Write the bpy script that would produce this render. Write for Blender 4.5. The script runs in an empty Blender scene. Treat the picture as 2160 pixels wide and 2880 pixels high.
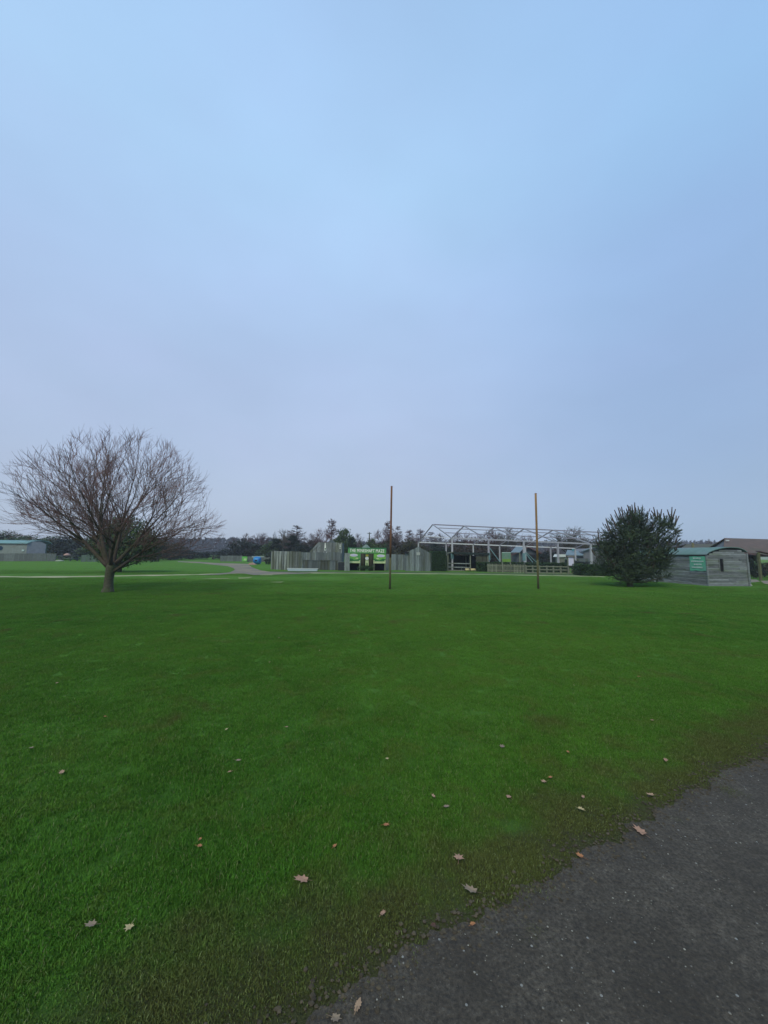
import bpy, math, random
from mathutils import Vector, Matrix, noise
R = math.radians
sc = bpy.context.scene
C = sc.collection
random.seed(7)

# ------------------------------------------------------------------ camera
EYE = 1.5
F = 1081.0                      # focal length in photo pixels (2160 wide)
CX, CY = 1080.0, 1440.0
cam_d = bpy.data.cameras.new("camera")
cam = bpy.data.objects.new("camera", cam_d)
C.objects.link(cam)
cam_d.sensor_fit = 'HORIZONTAL'
cam_d.sensor_width = 36.0
cam_d.lens = 36.0 * F / 2160.0
cam_d.clip_end = 4000
cam_d.clip_start = 0.02
CR = Matrix.Rotation(R(90 + 6.33), 3, 'X') @ Matrix.Rotation(R(0.6), 3, 'Z')
cam.matrix_world = Matrix.Translation((0, 0, EYE)) @ CR.to_4x4()
sc.camera = cam

# ------------------------------------------------------------------ view
sc.view_settings.view_transform = 'Standard'
sc.view_settings.look = 'None'
sc.view_settings.exposure = 0.45
sc.view_settings.gamma = 1.0
sc.cycles.max_bounces = 6
sc.cycles.diffuse_bounces = 3
sc.cycles.transparent_max_bounces = 4
sc.cycles.volume_bounces = 0
sc.cycles.use_denoising = True

# ------------------------------------------------------------------ world: overcast dusk sky
SUN_EL, SUN_ROT = R(48), R(200)
w = bpy.data.worlds.new("World")
sc.world = w
w.use_nodes = True
nt = w.node_tree
nt.nodes.clear()
def N(t, **k):
    n = nt.nodes.new(t)
    for a, b in k.items():
        if a.startswith('i_'):
            key = a[2:]
            n.inputs[int(key) if key.isdigit() else key.replace('_', ' ')].default_value = b
        else:
            setattr(n, a, b)
    return n
def Lk(a, b): nt.links.new(a, b)
out = N('ShaderNodeOutputWorld')
bg = N('ShaderNodeBackground', i_Strength=0.1)
sky = N('ShaderNodeTexSky')
sky.sky_type = 'NISHITA'
sky.sun_disc = False
sky.sun_elevation = SUN_EL
sky.sun_rotation = SUN_ROT
sky.air_density = 1.0
sky.dust_density = 1.5
sky.ozone_density = 1.6
tc = N('ShaderNodeTexCoord')
sep = N('ShaderNodeSeparateXYZ')
Lk(tc.outputs['Generated'], sep.inputs[0])
ramp = N('ShaderNodeValToRGB')
els = ramp.color_ramp.elements
cloud = [(0.0, (.47, .56, .69)), (0.14, (.475, .575, .745)), (0.22, (.465, .575, .775)), (0.40, (.465, .60, .85)),
         (0.57, (.455, .635, .92)), (0.72, (.445, .675, .965)), (0.88, (.40, .620, .93)), (1.0, (.36, .58, .90))]
els[0].position, els[0].color = cloud[0][0], cloud[0][1] + (1,)
els[1].position, els[1].color = cloud[-1][0], cloud[-1][1] + (1,)
for p_, c_ in cloud[1:-1]:
    e = els.new(p_); e.color = c_ + (1,)
Lk(sep.outputs['Z'], ramp.inputs[0])
# broad soft cloud cover, lighter to the left of the view, deeper blue to the right
mp = N('ShaderNodeMapping'); mp.inputs['Scale'].default_value = (1.3, 1.3, 2.6)
Lk(tc.outputs['Generated'], mp.inputs[0])
nz = N('ShaderNodeTexNoise', i_Scale=1.7, i_Detail=3.0, i_Roughness=0.45)
Lk(mp.outputs[0], nz.inputs['Vector'])
nr = N('ShaderNodeMapRange'); nr.inputs[1].default_value = .3; nr.inputs[2].default_value = .7
nr.inputs[3].default_value = 0.94; nr.inputs[4].default_value = 1.05
Lk(nz.outputs[0], nr.inputs[0])
side = N('ShaderNodeMapRange'); side.interpolation_type = 'SMOOTHSTEP'
side.inputs[1].default_value = -0.05; side.inputs[2].default_value = 0.68
side.inputs[3].default_value = 1.0; side.inputs[4].default_value = 0.0
Lk(sep.outputs['X'], side.inputs[0])
tint = N('ShaderNodeMix', data_type='RGBA', blend_type='MIX')
tint.inputs[6].default_value = (.76, .86, .94, 1); tint.inputs[7].default_value = (1, 1, 1, 1)
Lk(side.outputs[0], tint.inputs[0])
m1 = N('ShaderNodeMix', data_type='RGBA', blend_type='MULTIPLY'); m1.inputs[0].default_value = 1
Lk(ramp.outputs[0], m1.inputs[6]); Lk(tint.outputs[2], m1.inputs[7])
m2 = N('ShaderNodeVectorMath', operation='SCALE')
Lk(m1.outputs[2], m2.inputs[0]); Lk(nr.outputs[0], m2.inputs['Scale'])
# second, finer layer of lilac patches
nz2 = N('ShaderNodeTexNoise', i_Scale=3.2, i_Detail=4.0, i_Roughness=0.5)
Lk(mp.outputs[0], nz2.inputs['Vector'])
lr = N('ShaderNodeMapRange'); lr.inputs[1].default_value = .42; lr.inputs[2].default_value = .68
lr.inputs[3].default_value = 0.0; lr.inputs[4].default_value = 0.45
Lk(nz2.outputs[0], lr.inputs[0])
lil = N('ShaderNodeMix', data_type='RGBA', blend_type='MULTIPLY')
lil.inputs[7].default_value = (1.0, .955, .975, 1)
Lk(lr.outputs[0], lil.inputs[0]); Lk(m2.outputs[0], lil.inputs[6])
up10 = N('ShaderNodeVectorMath', operation='SCALE'); up10.inputs['Scale'].default_value = 10.0 / 1.366
Lk(lil.outputs[2], up10.inputs[0])
mixs = N('ShaderNodeMix', data_type='RGBA', blend_type='MIX'); mixs.inputs[0].default_value = 0.93
Lk(sky.outputs[0], mixs.inputs[6]); Lk(up10.outputs[0], mixs.inputs[7])
Lk(mixs.outputs[2], bg.inputs[0]); Lk(bg.outputs[0], out.inputs[0])

# ------------------------------------------------------------------ sun (behind thick cloud)
sl = bpy.data.lights.new("sun", 'SUN')
sl.energy = 1.5
sl.angle = R(22)
sl.color = (1.0, .88, .64)
so = bpy.data.objects.new("sun", sl)
C.objects.link(so)
so.rotation_euler = (R(90) - SUN_EL, 0, R(180) - SUN_ROT)
so.location = (0, 0, 60)

# ------------------------------------------------------------------ pixel -> world helpers
def ray(px, py):
    return CR @ Vector(((px - CX) / F, -(py - CY) / F, -1.0))
def G(px, py, z=0.0):
    d = ray(px, py)
    t = (z - EYE) / d.z
    return Vector((d.x * t, d.y * t, z))
def P(px, py, Y):
    d = ray(px, py)
    t = Y / d.y
    return Vector((d.x * t, Y, EYE + d.z * t))
def ppm(Y):
    return F / Y

# ------------------------------------------------------------------ mesh builder
class MB:
    def __init__(s):
        s.v, s.f = [], []
    def add(s, vs, fs):
        b = len(s.v)
        s.v.extend([tuple(x) for x in vs])
        s.f.extend([tuple(b + i for i in f) for f in fs])
    def box(s, c, size, rot=None, bev=0.0):
        hx, hy, hz = size[0] / 2, size[1] / 2, size[2] / 2
        c = Vector(c)
        M = rot if rot else Matrix.Identity(3)
        vs = [c + M @ Vector((x * hx, y * hy, z * hz)) for x in (-1, 1) for y in (-1, 1) for z in (-1, 1)]
        s.add(vs, [(0, 1, 3, 2), (4, 6, 7, 5), (0, 4, 5, 1), (2, 3, 7, 6), (0, 2, 6, 4), (1, 5, 7, 3)])
    def bar(s, a, b, wd, dp, up=Vector((0, 0, 1))):
        a, b = Vector(a), Vector(b)
        d = (b - a)
        L = d.length
        d.normalize()
        if abs(d.dot(up)) > .98: up = Vector((0, 1, 0))
        x = d.cross(up).normalized()
        y = x.cross(d).normalized()
        M = Matrix((x, d, y)).transposed()
        s.box((a + b) / 2, (wd, L, dp), M)
    def tube(s, pts, rad, n=6, cap=True):
        pts = [Vector(p) for p in pts]
        base = len(s.v)
        k = len(pts)
        ref = None
        for i, p in enumerate(pts):
            if i == 0: t = pts[1] - pts[0]
            elif i == k - 1: t = pts[-1] - pts[-2]
            else: t = pts[i + 1] - pts[i - 1]
            t.normalize()
            if ref is None:
                ref = Vector((1, 0, 0)) if abs(t.x) < .8 else Vector((0, 1, 0))
            u = (ref - t * ref.dot(t)).normalized()
            v = t.cross(u)
            ref = u
            r = rad[i] if hasattr(rad, '__len__') else rad
            for j in range(n):
                a = 2 * math.pi * j / n
                q = p + (u * math.cos(a) + v * math.sin(a)) * r
                s.v.append((q.x, q.y, q.z))
        for i in range(k - 1):
            for j in range(n):
                a = base + i * n + j
                b = base + i * n + (j + 1) % n
                s.f.append((a, b, b + n, a + n))
        if cap:
            s.f.append(tuple(base + (k - 1) * n + j for j in range(n)))
            s.f.append(tuple(base + n - 1 - j for j in range(n)))
    def prism(s, poly, depth):
        """poly: list of 3-D points in one plane; depth: extrusion vector"""
        n = len(poly)
        d = Vector(depth)
        vs = [Vector(p) for p in poly] + [Vector(p) + d for p in poly]
        fs = [tuple(range(n - 1, -1, -1)), tuple(range(n, 2 * n))]
        for i in range(n):
            j = (i + 1) % n
            fs.append((i, j, n + j, n + i))
        s.add(vs, fs)
    def build(s, name, mat, parent=None, smooth=False, label=None):
        me = bpy.data.meshes.new(name)
        off = parent.matrix_world.translation if False else (WL[parent.name] if parent else Vector((0, 0, 0)))
        me.from_pydata([(x - off[0], y - off[1], z - off[2]) for x, y, z in s.v], [], s.f)
        me.materials.append(mat)
        if smooth:
            me.polygons.foreach_set('use_smooth', [True] * len(me.polygons))
        me.update()
        o = bpy.data.objects.new(name, me)
        C.objects.link(o)
        if parent:
            o.parent = parent
            WL[o.name] = off.copy()
        else:
            WL[o.name] = Vector((0, 0, 0))
        if label: o['label'] = label
        return o
WL = {}
def tag(o, label, cat, group=None, kind=None):
    if label: o['label'] = label
    if cat: o['category'] = cat
    if group: o['group'] = group
    if kind: o['kind'] = kind
    return o
def thing(name, label, cat, loc, group=None):
    o = bpy.data.objects.new(name, None)
    o.empty_display_size = .2
    C.objects.link(o)
    o.location = loc
    WL[o.name] = Vector(loc)
    return tag(o, label, cat, group)
def solo(name, mb, mat, label, cat, loc, group=None, smooth=False):
    """a thing that is one mesh, origin at its base"""
    loc = Vector(loc)
    me = bpy.data.meshes.new(name)
    me.from_pydata([(x - loc[0], y - loc[1], z - loc[2]) for x, y, z in mb.v], [], mb.f)
    me.materials.append(mat)
    if smooth: me.polygons.foreach_set('use_smooth', [True] * len(me.polygons))
    me.update()
    o = bpy.data.objects.new(name, me)
    C.objects.link(o)
    o.location = loc
    WL[o.name] = loc
    return tag(o, label, cat, group)
def copy_tree(o, loc, rz=0, scale=(1, 1, 1), label=None, group=None):
    c = o.copy(); C.objects.link(c)
    c.location = loc; c.rotation_euler = (0, 0, rz); c.scale = scale
    if label: c['label'] = label
    if group: c['group'] = group
    for ch in list(o.children):
        d = ch.copy(); C.objects.link(d); d.parent = c
        for g in list(ch.children):
            e = g.copy(); C.objects.link(e); e.parent = d
    return c

# ------------------------------------------------------------------ materials
def newmat(name):
    m = bpy.data.materials.new(name)
    m.use_nodes = True
    t = m.node_tree
    t.nodes.clear()
    o = t.nodes.new('ShaderNodeOutputMaterial')
    b = t.nodes.new('ShaderNodeBsdfPrincipled')
    t.links.new(b.outputs[0], o.inputs[0])
    return m, t, b
def nn(t, typ, **k):
    n = t.nodes.new(typ)
    for a, b in k.items():
        if a.startswith('i_'):
            key = a[2:]
            n.inputs[int(key) if key.isdigit() else key.replace('_', ' ')].default_value = b
        else:
            setattr(n, a, b)
    return n
def mixc(t, fac, a, b, mode='MIX'):
    m = t.nodes.new('ShaderNodeMix'); m.data_type = 'RGBA'; m.blend_type = mode
    for sock, val in ((m.inputs[0], fac), (m.inputs[6], a), (m.inputs[7], b)):
        if isinstance(val, bpy.types.NodeSocket): t.links.new(val, sock)
        elif isinstance(val, (int, float)): sock.default_value = val
        else: sock.default_value = tuple(val) + (1,) if len(val) == 3 else val
    return m.outputs[2]
def rng(t, val, a, b, c=0., d=1., smooth=False):
    m = t.nodes.new('ShaderNodeMapRange')
    if smooth: m.interpolation_type = 'SMOOTHSTEP'
    t.links.new(val, m.inputs[0])
    for i, x in enumerate((a, b, c, d)): m.inputs[i + 1].default_value = x
    return m.outputs[0]
def mat(name, c1, c2=None, scale=6., rough=.8, bump=0.15, metal=0., island=0.0, stretch=(1, 1, 1), spec=.3,
        c3=None, s3=1.3, world=False):
    """two-tone noise material; island = strength of the per-piece tone variation; c3 = large stains"""
    m, t, b = newmat(name)
    c2 = c2 or tuple(x * .72 for x in c1)
    tcn = nn(t, 'ShaderNodeTexCoord')
    mpn = nn(t, 'ShaderNodeMapping'); mpn.inputs['Scale'].default_value = stretch
    t.links.new(tcn.outputs['Object'], mpn.inputs[0])
    src = mpn.outputs[0]
    n1 = nn(t, 'ShaderNodeTexNoise', i_Scale=scale, i_Detail=6., i_Roughness=.65)
    t.links.new(src, n1.inputs['Vector'])
    col = mixc(t, rng(t, n1.outputs[0], .32, .68), c1, c2)
    if c3:
        n3 = nn(t, 'ShaderNodeTexNoise', i_Scale=s3, i_Detail=4., i_Roughness=.6)
        t.links.new(src, n3.inputs['Vector'])
        col = mixc(t, rng(t, n3.outputs[0], .48, .66), col, c3)
    if island:
        g = nn(t, 'ShaderNodeNewGeometry')
        f = rng(t, g.outputs['Random Per Island'], 0, 1, 1 - island, 1 + island * .6)
        vm = nn(t, 'ShaderNodeVectorMath', operation='SCALE')
        t.links.new(col, vm.inputs[0]); t.links.new(f, vm.inputs['Scale'])
        col = vm.outputs[0]
    t.links.new(col, b.inputs['Base Color'])
    b.inputs['Roughness'].default_value = rough
    b.inputs['Metallic'].default_value = metal
    b.inputs['Specular IOR Level'].default_value = spec
    if bump:
        bp = nn(t, 'ShaderNodeBump', i_Strength=bump, i_Distance=.02)
        t.links.new(n1.outputs[0], bp.inputs['Height'])
        t.links.new(bp.outputs[0], b.inputs['Normal'])
    return m
M = {}
M['bark'] = mat('bark', (.085, .088, .055), (.036, .038, .026), 14, .9, .5, c3=(.05, .075, .028), s3=3)
M['limb'] = mat('limb_bark', (.090, .070, .056), (.050, .044, .034), 10, .9, .3, c3=(.040, .046, .022), s3=1.5)
M['twig'] = mat('twig_bark', (.21, .125, .115), (.15, .105, .092), 3, .85, 0, c3=(.12, .055, .062), s3=.8)
M['far_twig'] = mat('far_twig', (.105, .066, .062), (.060, .044, .038), 1.2, .9, 0, island=.3)
M['far_twig_red'] = mat('far_twig_red', (.125, .062, .060), (.070, .040, .040), 1.2, .9, 0, island=.3)
M['far_twig_olive'] = mat('far_twig_olive', (.088, .082, .056), (.055, .052, .038), 1.2, .9, 0, island=.3)
M['evergreen'] = mat('evergreen_leaf', (.060, .105, .036), (.026, .050, .020), 1.3, .8, 0, island=.45)
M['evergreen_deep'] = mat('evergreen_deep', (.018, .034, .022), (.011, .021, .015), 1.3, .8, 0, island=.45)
M['olive'] = mat('olive_leaf', (.050, .055, .028), (.026, .032, .018), 1.3, .85, 0, island=.4)
M['brown_bush'] = mat('brown_bush', (.060, .046, .034), (.034, .034, .022), .8, .9, 0, island=.4)
M['hedge'] = mat('hedge_leaf', (.036, .088, .028), (.018, .046, .018), 5, .7, 0, island=.5)
M['needle'] = mat('pine_needle', (.070, .118, .052), (.026, .046, .027), 1.6, .65, 0, island=.45, c3=(.030, .046, .032), s3=1.1)
M['candle'] = mat('pine_bud', (.090, .066, .060), (.050, .045, .036), 8, .8, 0, island=.3)
M['planks'] = mat('weathered_planks', (.20, .245, .250), (.105, .135, .140), 4, .88, .3, island=.50, stretch=(5, 5, .6), c3=(.11, .135, .115), s3=.6)
M['planks_dark'] = mat('dark_planks', (.130, .165, .175), (.070, .092, .102), 4, .88, .3, island=.38, stretch=(5, 5, .6), c3=(.062, .072, .050), s3=.35)
M['planks_pale'] = mat('pale_planks', (.28, .325, .31), (.14, .17, .168), 4, .88, .3, island=.50, stretch=(5, 5, .6), c3=(.10, .12, .085), s3=.35)
M['fence_wood'] = mat('fence_wood', (.21, .235, .18), (.12, .145, .10), 5, .88, .3, island=.35, stretch=(4, 4, .8))
M['low_fence'] = mat('low_fence_boards', (.170, .190, .180), (.115, .135, .125), 5, .88, .2, island=.25)
M['green_boards'] = mat('green_grey_boards', (.115, .165, .130), (.075, .115, .090), 5, .88, .2, island=.25)
M['clad'] = mat('hut_cladding', (.25, .28, .295), (.125, .148, .16), 6, .85, .3, island=.42, stretch=(.6, .6, 6), c3=(.10, .14, .085), s3=.7)
M['clad_shed'] = mat('shed_cladding', (.22, .26, .25), (.16, .195, .185), 3, .85, .2, island=.2)
M['clad_end'] = mat('shed_end_cladding', (.215, .245, .290), (.165, .190, .225), 3, .85, .2, island=.12)
M['roof_felt'] = mat('green_roof_felt', (.120, .215, .200), (.085, .160, .150), 3, .8, .2, c3=(.14, .19, .21), s3=.7)
M['roof_shed'] = mat('teal_roof_sheet', (.150, .300, .310), (.115, .235, .245), 2, .7, .1)
M['dark'] = mat('dark_interior', (.012, .014, .016), (.006, .008, .010), 4, .9, 0)  # near-black; the darkness inside openings is put into this colour
M['steel'] = mat('galvanised_steel', (.42, .42, .47), (.31, .32, .36), 5, .5, .05, metal=.25, island=.16)
M['steel_cyan'] = mat('blue_green_steel', (.160, .300, .310), (.13, .24, .25), 5, .5, .05, metal=.1)
M['pole'] = mat('rusty_pole', (.200, .090, .055), (.110, .062, .034), 9, .8, .3, stretch=(1, 1, .25), c3=(.14, .078, .03), s3=1.)
M['sign_green'] = mat('sign_green', (.17, .44, .07), (.12, .35, .065), 2.5, .5, .0, c3=(.055, .230, .085), s3=1.1)
M['sign_mid'] = mat('sign_mid_green', (.035, .170, .055), (.022, .105, .035), 3.5, .5, .0)
M['sign_edge'] = mat('sign_edge', (.030, .190, .070), (.022, .150, .055), 3, .5, .0)
M['white'] = mat('white_paint', (.62, .66, .66), (.52, .58, .58), 4, .5, 0)
M['sign_white'] = mat('letter_white', (.80, .84, .78), (.72, .78, .70), 9, .5, 0)
M['lilac'] = mat('oval_lilac', (.50, .50, .68), (.44, .44, .64), 6, .5, 0)
M['cream'] = mat('cream_paint', (.52, .62, .36), (.32, .42, .20), 6, .6, 0)
M['barrel_brown'] = mat('brown_post', (.040, .040, .022), (.022, .024, .014), 8, .8, .3, stretch=(1, 1, .3))
M['yellow'] = mat('yellow_paint', (.40, .36, .06), (.30, .30, .06), 6, .6, 0)
M['banner'] = mat('green_banner', (.11, .42, .28), (.09, .36, .24), 3, .5, .1, c3=(.12, .33, .26), s3=2)
M['banner_print'] = mat('banner_print', (.52, .62, .60), (.26, .42, .38), 14, .6, 0)
M['board_green'] = mat('notice_green', (.120, .240, .170), (.10, .21, .15), 4, .5, 0)
M['board_lime'] = mat('notice_lime', (.160, .300, .055), (.12, .24, .05), 4, .5, 0)
M['blue'] = mat('blue_plastic', (.010, .150, .480), (.012, .12, .40), 3, .4, 0, c3=(.02, .28, .48), s3=2.5)
M['pink'] = mat('pink_paint', (.42, .27, .22), (.35, .22, .18), 5, .6, 0)
M['logs'] = mat('cut_log_face', (.55, .50, .26), (.42, .38, .20), 7, .8, .1)
M['log_bark'] = mat('log_bark', (.10, .08, .05), None, 7, .9, .2)
M['shelter_roof'] = mat('shelter_roof', (.018, .034, .030), (.010, .018, .018), 5, .8, .1)
M['barn_roof'] = mat('barn_roof_sheet', (.125, .090, .075), (.080, .066, .055), 2.2, .85, .2, c3=(.075, .078, .055), s3=.5)
M['barn_roof_rust'] = mat('barn_roof_rust', (.120, .072, .080), (.080, .055, .060), 2, .85, .2)
M['barn_wall'] = mat('barn_wall', (.105, .125, .140), (.075, .090, .10), 2, .85, .2)
M['grey_wall'] = mat('grey_wall', (.150, .165, .185), (.12, .13, .15), 2, .85, .1)
M['tent'] = mat('tent_canvas', (.150, .215, .185), (.10, .15, .13), 3, .7, .1)
M['stone'] = mat('pale_stone', (.36, .40, .33), (.24, .28, .22), 6, .9, .3)
M['bitumen'] = mat('dark_red_roof', (.055, .040, .048), (.035, .030, .036), 3, .85, .1)
M['sheet_blue'] = mat('blue_grey_sheet', (.16, .23, .27), (.11, .16, .19), 3, .6, .1)

# ------------------------------------------------------------------ ground, road and paths
EA, EB = G(960, 2790), G(2160, 2112)          # two points of the road edge
ed = (EB - EA).normalized()
en = Vector((-ed.y, ed.x, 0))                   # points into the lawn
def edge_dist(x, y):
    return (Vector((x, y, 0)) - EA).dot(en)
def ground_color(t, blade=False):
    g = nn(t, 'ShaderNodeNewGeometry')
    pos = g.outputs['Position']
    def noise(scale, detail=5., rough=.6, dist=0.):
        n = nn(t, 'ShaderNodeTexNoise', i_Scale=scale, i_Detail=detail, i_Roughness=rough, i_Distortion=dist)
        t.links.new(pos, n.inputs['Vector'])
        return n.outputs[0]
    big, mid, fine = noise(.16, 4), noise(1.25, 5, .62, .3), noise(9., 5)
    if blade:
        a, b, c = (.070, .205, .023), (.038, .125, .014), (.108, .232, .030)
    else:
        a, b, c = (.080, .205, .034), (.058, .160, .023), (.100, .215, .034)
    col = mixc(t, rng(t, mid, .33, .67), a, b)
    col = mixc(t, rng(t, big, .35, .7, 0, .7), col, c)
    col = mixc(t, rng(t, fine, .50, .75, 0, .5), col, tuple(x * .72 for x in b))
    # bare brown scuffs
    sc_ = noise(.9, 4, .6, .5)
    col = mixc(t, rng(t, sc_, .60, .72, 0, .75), col, (.095, .090, .034))
    ol = noise(2.6, 4, .6, .8)
    col = mixc(t, rng(t, ol, .52, .70, 0, .6), col, (.105, .155, .030) if blade else (.085, .125, .026))
    # band of thin mossy turf along the road
    dv = nn(t, 'ShaderNodeVectorMath', operation='DOT_PRODUCT')
    t.links.new(pos, dv.inputs[0]); dv.inputs[1].default_value = en
    nwob = noise(2.1, 5, .65)
    add = nn(t, 'ShaderNodeMath', operation='MULTIPLY_ADD')
    t.links.new(nwob, add.inputs[0]); add.inputs[1].default_value = -1.5
    t.links.new(dv.outputs['Value'], add.inputs[2])
    off = EA.dot(en)
    f = rng(t, add.outputs[0], off - .64, off - .04, .88, 0, True)
    col = mixc(t, f, col, (.090, .104, .034) if blade else (.075, .070, .038))
    return col, fine, mid, pos
m, t, b = newmat('lawn')
col, fine, mid, pos = ground_color(t)
t.links.new(col, b.inputs['Base Color'])
b.inputs['Roughness'].default_value = 1.; b.inputs['Specular IOR Level'].default_value = .05
nb = nn(t, 'ShaderNodeTexNoise', i_Scale=38., i_Detail=6., i_Roughness=.75); t.links.new(pos, nb.inputs['Vector'])
nb2 = nn(t, 'ShaderNodeTexNoise', i_Scale=2.2, i_Detail=5., i_Roughness=.6); t.links.new(pos, nb2.inputs['Vector'])
bp = nn(t, 'ShaderNodeBump', i_Strength=.9, i_Distance=.05); t.links.new(nb.outputs[0], bp.inputs['Height'])
bp2 = nn(t, 'ShaderNodeBump', i_Strength=.6, i_Distance=.3); t.links.new(nb2.outputs[0], bp2.inputs['Height'])
t.links.new(bp.outputs[0], bp2.inputs['Normal']); t.links.new(bp2.outputs[0], b.inputs['Normal'])
M['lawn'] = m
m, t, b = newmat('grass_blade')
col, fine, mid, pos = ground_color(t, True)
oi = nn(t, 'ShaderNodeNewGeometry')
f = rng(t, oi.outputs['Random Per Island'], 0, 1, .62, 1.35)
vm = nn(t, 'ShaderNodeVectorMath', operation='SCALE'); t.links.new(col, vm.inputs[0]); t.links.new(f, vm.inputs['Scale'])
dead = rng(t, oi.outputs['Random Per Island'], .93, .94)
col = mixc(t, dead, vm.outputs[0], (.17, .22, .085))
t.links.new(col, b.inputs['Base Color'])
b.inputs['Roughness'].default_value = .9; b.inputs['Specular IOR Level'].default_value = .08
M['blade'] = m
# road: compacted grey grit
m, t, b = newmat('road_grit')
g = nn(t, 'ShaderNodeNewGeometry'); pos = g.outputs['Position']
def nz_(s, d=6., r=.65):
    n = nn(t, 'ShaderNodeTexNoise', i_Scale=s, i_Detail=d, i_Roughness=r); t.links.new(pos, n.inputs['Vector']); return n.outputs[0]
a1, a2, a3 = nz_(2.4, 8, .7), nz_(11.), nz_(75., 5, .75)
col = mixc(t, rng(t, a1, .34, .66), (.060, .052, .038), (.145, .130, .100))
col = mixc(t, rng(t, a2, .35, .65, 0, .55), col, (.052, .045, .034))
col = mixc(t, rng(t, a3, .36, .62), (.034, .030, .024), col)
col = mixc(t, rng(t, a3, .60, .74, 0, .6), col, (.17, .168, .15))
vo = nn(t, 'ShaderNodeTexVoronoi', i_Scale=34.); t.links.new(pos, vo.inputs['Vector'])
vs_ = nn(t, 'ShaderNodeSeparateColor'); t.links.new(vo.outputs['Color'], vs_.inputs[0])
pick = nn(t, 'ShaderNodeMath', operation='GREATER_THAN', i_1=.93); t.links.new(vs_.outputs[0], pick.inputs[0])
near = nn(t, 'ShaderNodeMath', operation='LESS_THAN', i_1=.16); t.links.new(vo.outputs['Distance'], near.inputs[0])
pk = nn(t, 'ShaderNodeMath', operation='MULTIPLY'); t.links.new(pick.outputs[0], pk.inputs[0]); t.links.new(near.outputs[0], pk.inputs[1])
col = mixc(t, pk.outputs[0], col, (.26, .27, .25))
t.links.new(col, b.inputs['Base Color']); b.inputs['Roughness'].default_value = .82; b.inputs['Specular IOR Level'].default_value = .3
bp = nn(t, 'ShaderNodeBump', i_Strength=1., i_Distance=.012); t.links.new(a3, bp.inputs['Height'])
bp2 = nn(t, 'ShaderNodeBump', i_Strength=.5, i_Distance=.04); t.links.new(a2, bp2.inputs['Height'])
t.links.new(bp.outputs[0], bp2.inputs['Normal']); t.links.new(bp2.outputs[0], b.inputs['Normal'])
M['road'] = m
M['path'] = mat('path_sand', (.36, .36, .22), (.25, .26, .15), .7, .95, .2, c3=(.16, .22, .08), s3=.4)
M['path_grey'] = mat('path_grey', (.185, .170, .135), (.120, .118, .095), .7, .95, .2, c3=(.27, .225, .14), s3=.35)
M['worn'] = mat('worn_turf', (.22, .26, .11), (.12, .18, .05), 1.2, .95, .2)

mb = MB()
S = 900.
mb.add([(-S, -60, 0), (S, -60, 0), (S, S, 0), (-S, S, 0)], [(0, 1, 2, 3)])
tag(mb.build('ground', M['lawn']), 'green winter lawn stretching to the far trees', 'lawn', kind='structure')

def road_wob(s):
    return (noise.noise(Vector((s * 1.6, 3.1, 0))) * .05 + noise.noise(Vector((s * 6., 9.1, 0))) * .055
            + noise.noise(Vector((s * 21., 1.7, 4))) * .038 + noise.noise(Vector((s * 60., 1.7, 8))) * .012)
mb = MB()
mb_pts = []
k = 2600
for i in range(k + 1):
    s = -6 + 26 * i / k
    p = EA + ed * s + en * road_wob(s)
    q = EA + ed * s - en * 3.6
    mb_pts += [(p.x, p.y, .004), (q.x, q.y, .004)]
mb.v = mb_pts
mb.f = [(2 * i, 2 * i + 1, 2 * i + 3, 2 * i + 2) for i in range(k)]
tag(mb.build('road', M['road']), 'dark grey gritty track crossing the bottom right corner', 'road', kind='structure')

def ground_poly(name, pix, z, mt, label, jit=.0):
    pts = [G(x, y) for x, y in pix]
    o = MB()
    o.v = [(p.x, p.y, z) for p in pts]
    o.f = [tuple(range(len(pts)))]
    ob = o.build(name, mt)
    return tag(ob, label, 'path', kind='structure')
def strip(name, cen, width, z, mt, label, sub=14, rag=.18):
    """a ragged ribbon on the ground through pixel points, width in metres"""
    pts = [G(x, y) for x, y in cen]
    L = []
    for i in range(len(pts) - 1):
        for j in range(sub):
            L.append(pts[i].lerp(pts[i + 1], j / sub))
    L.append(pts[-1])
    o = MB()
    for i, p in enumerate(L):
        tdir = (L[min(i + 1, len(L) - 1)] - L[max(i - 1, 0)]).normalized()
        nrm = Vector((-tdir.y, tdir.x, 0))
        w1 = width * .5 * (1 + rag * noise.noise(Vector((p.x * .9, p.y * .9, 1))) * 2)
        w2 = width * .5 * (1 + rag * noise.noise(Vector((p.x * .9, p.y * .9, 7))) * 2)
        a_, b_ = p + nrm * w1, p - nrm * w2
        o.v += [(a_.x, a_.y, z), (b_.x, b_.y, z)]
    o.f = [(2 * i, 2 * i + 1, 2 * i + 3, 2 * i + 2) for i in range(len(L) - 1)]
    return tag(o.build(name, mt), label, 'path', kind='structure')
strip('path', [(-160, 1622.5), (0, 1622.5), (180, 1622.5), (300, 1620.5), (440, 1618.2), (560, 1616), (650, 1612.5)], 1.25, .006, M['path'],
      'pale narrow path crossing the lawn behind the bare tree', rag=.35)
strip('path', [(840, 1611.5), (1000, 1612.3), (1240, 1614), (1440, 1617), (1640, 1620.5), (1700, 1622)], .95, .006, M['path'],
      'thin pale path running along the foot of the mine fence', rag=.35)
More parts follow.
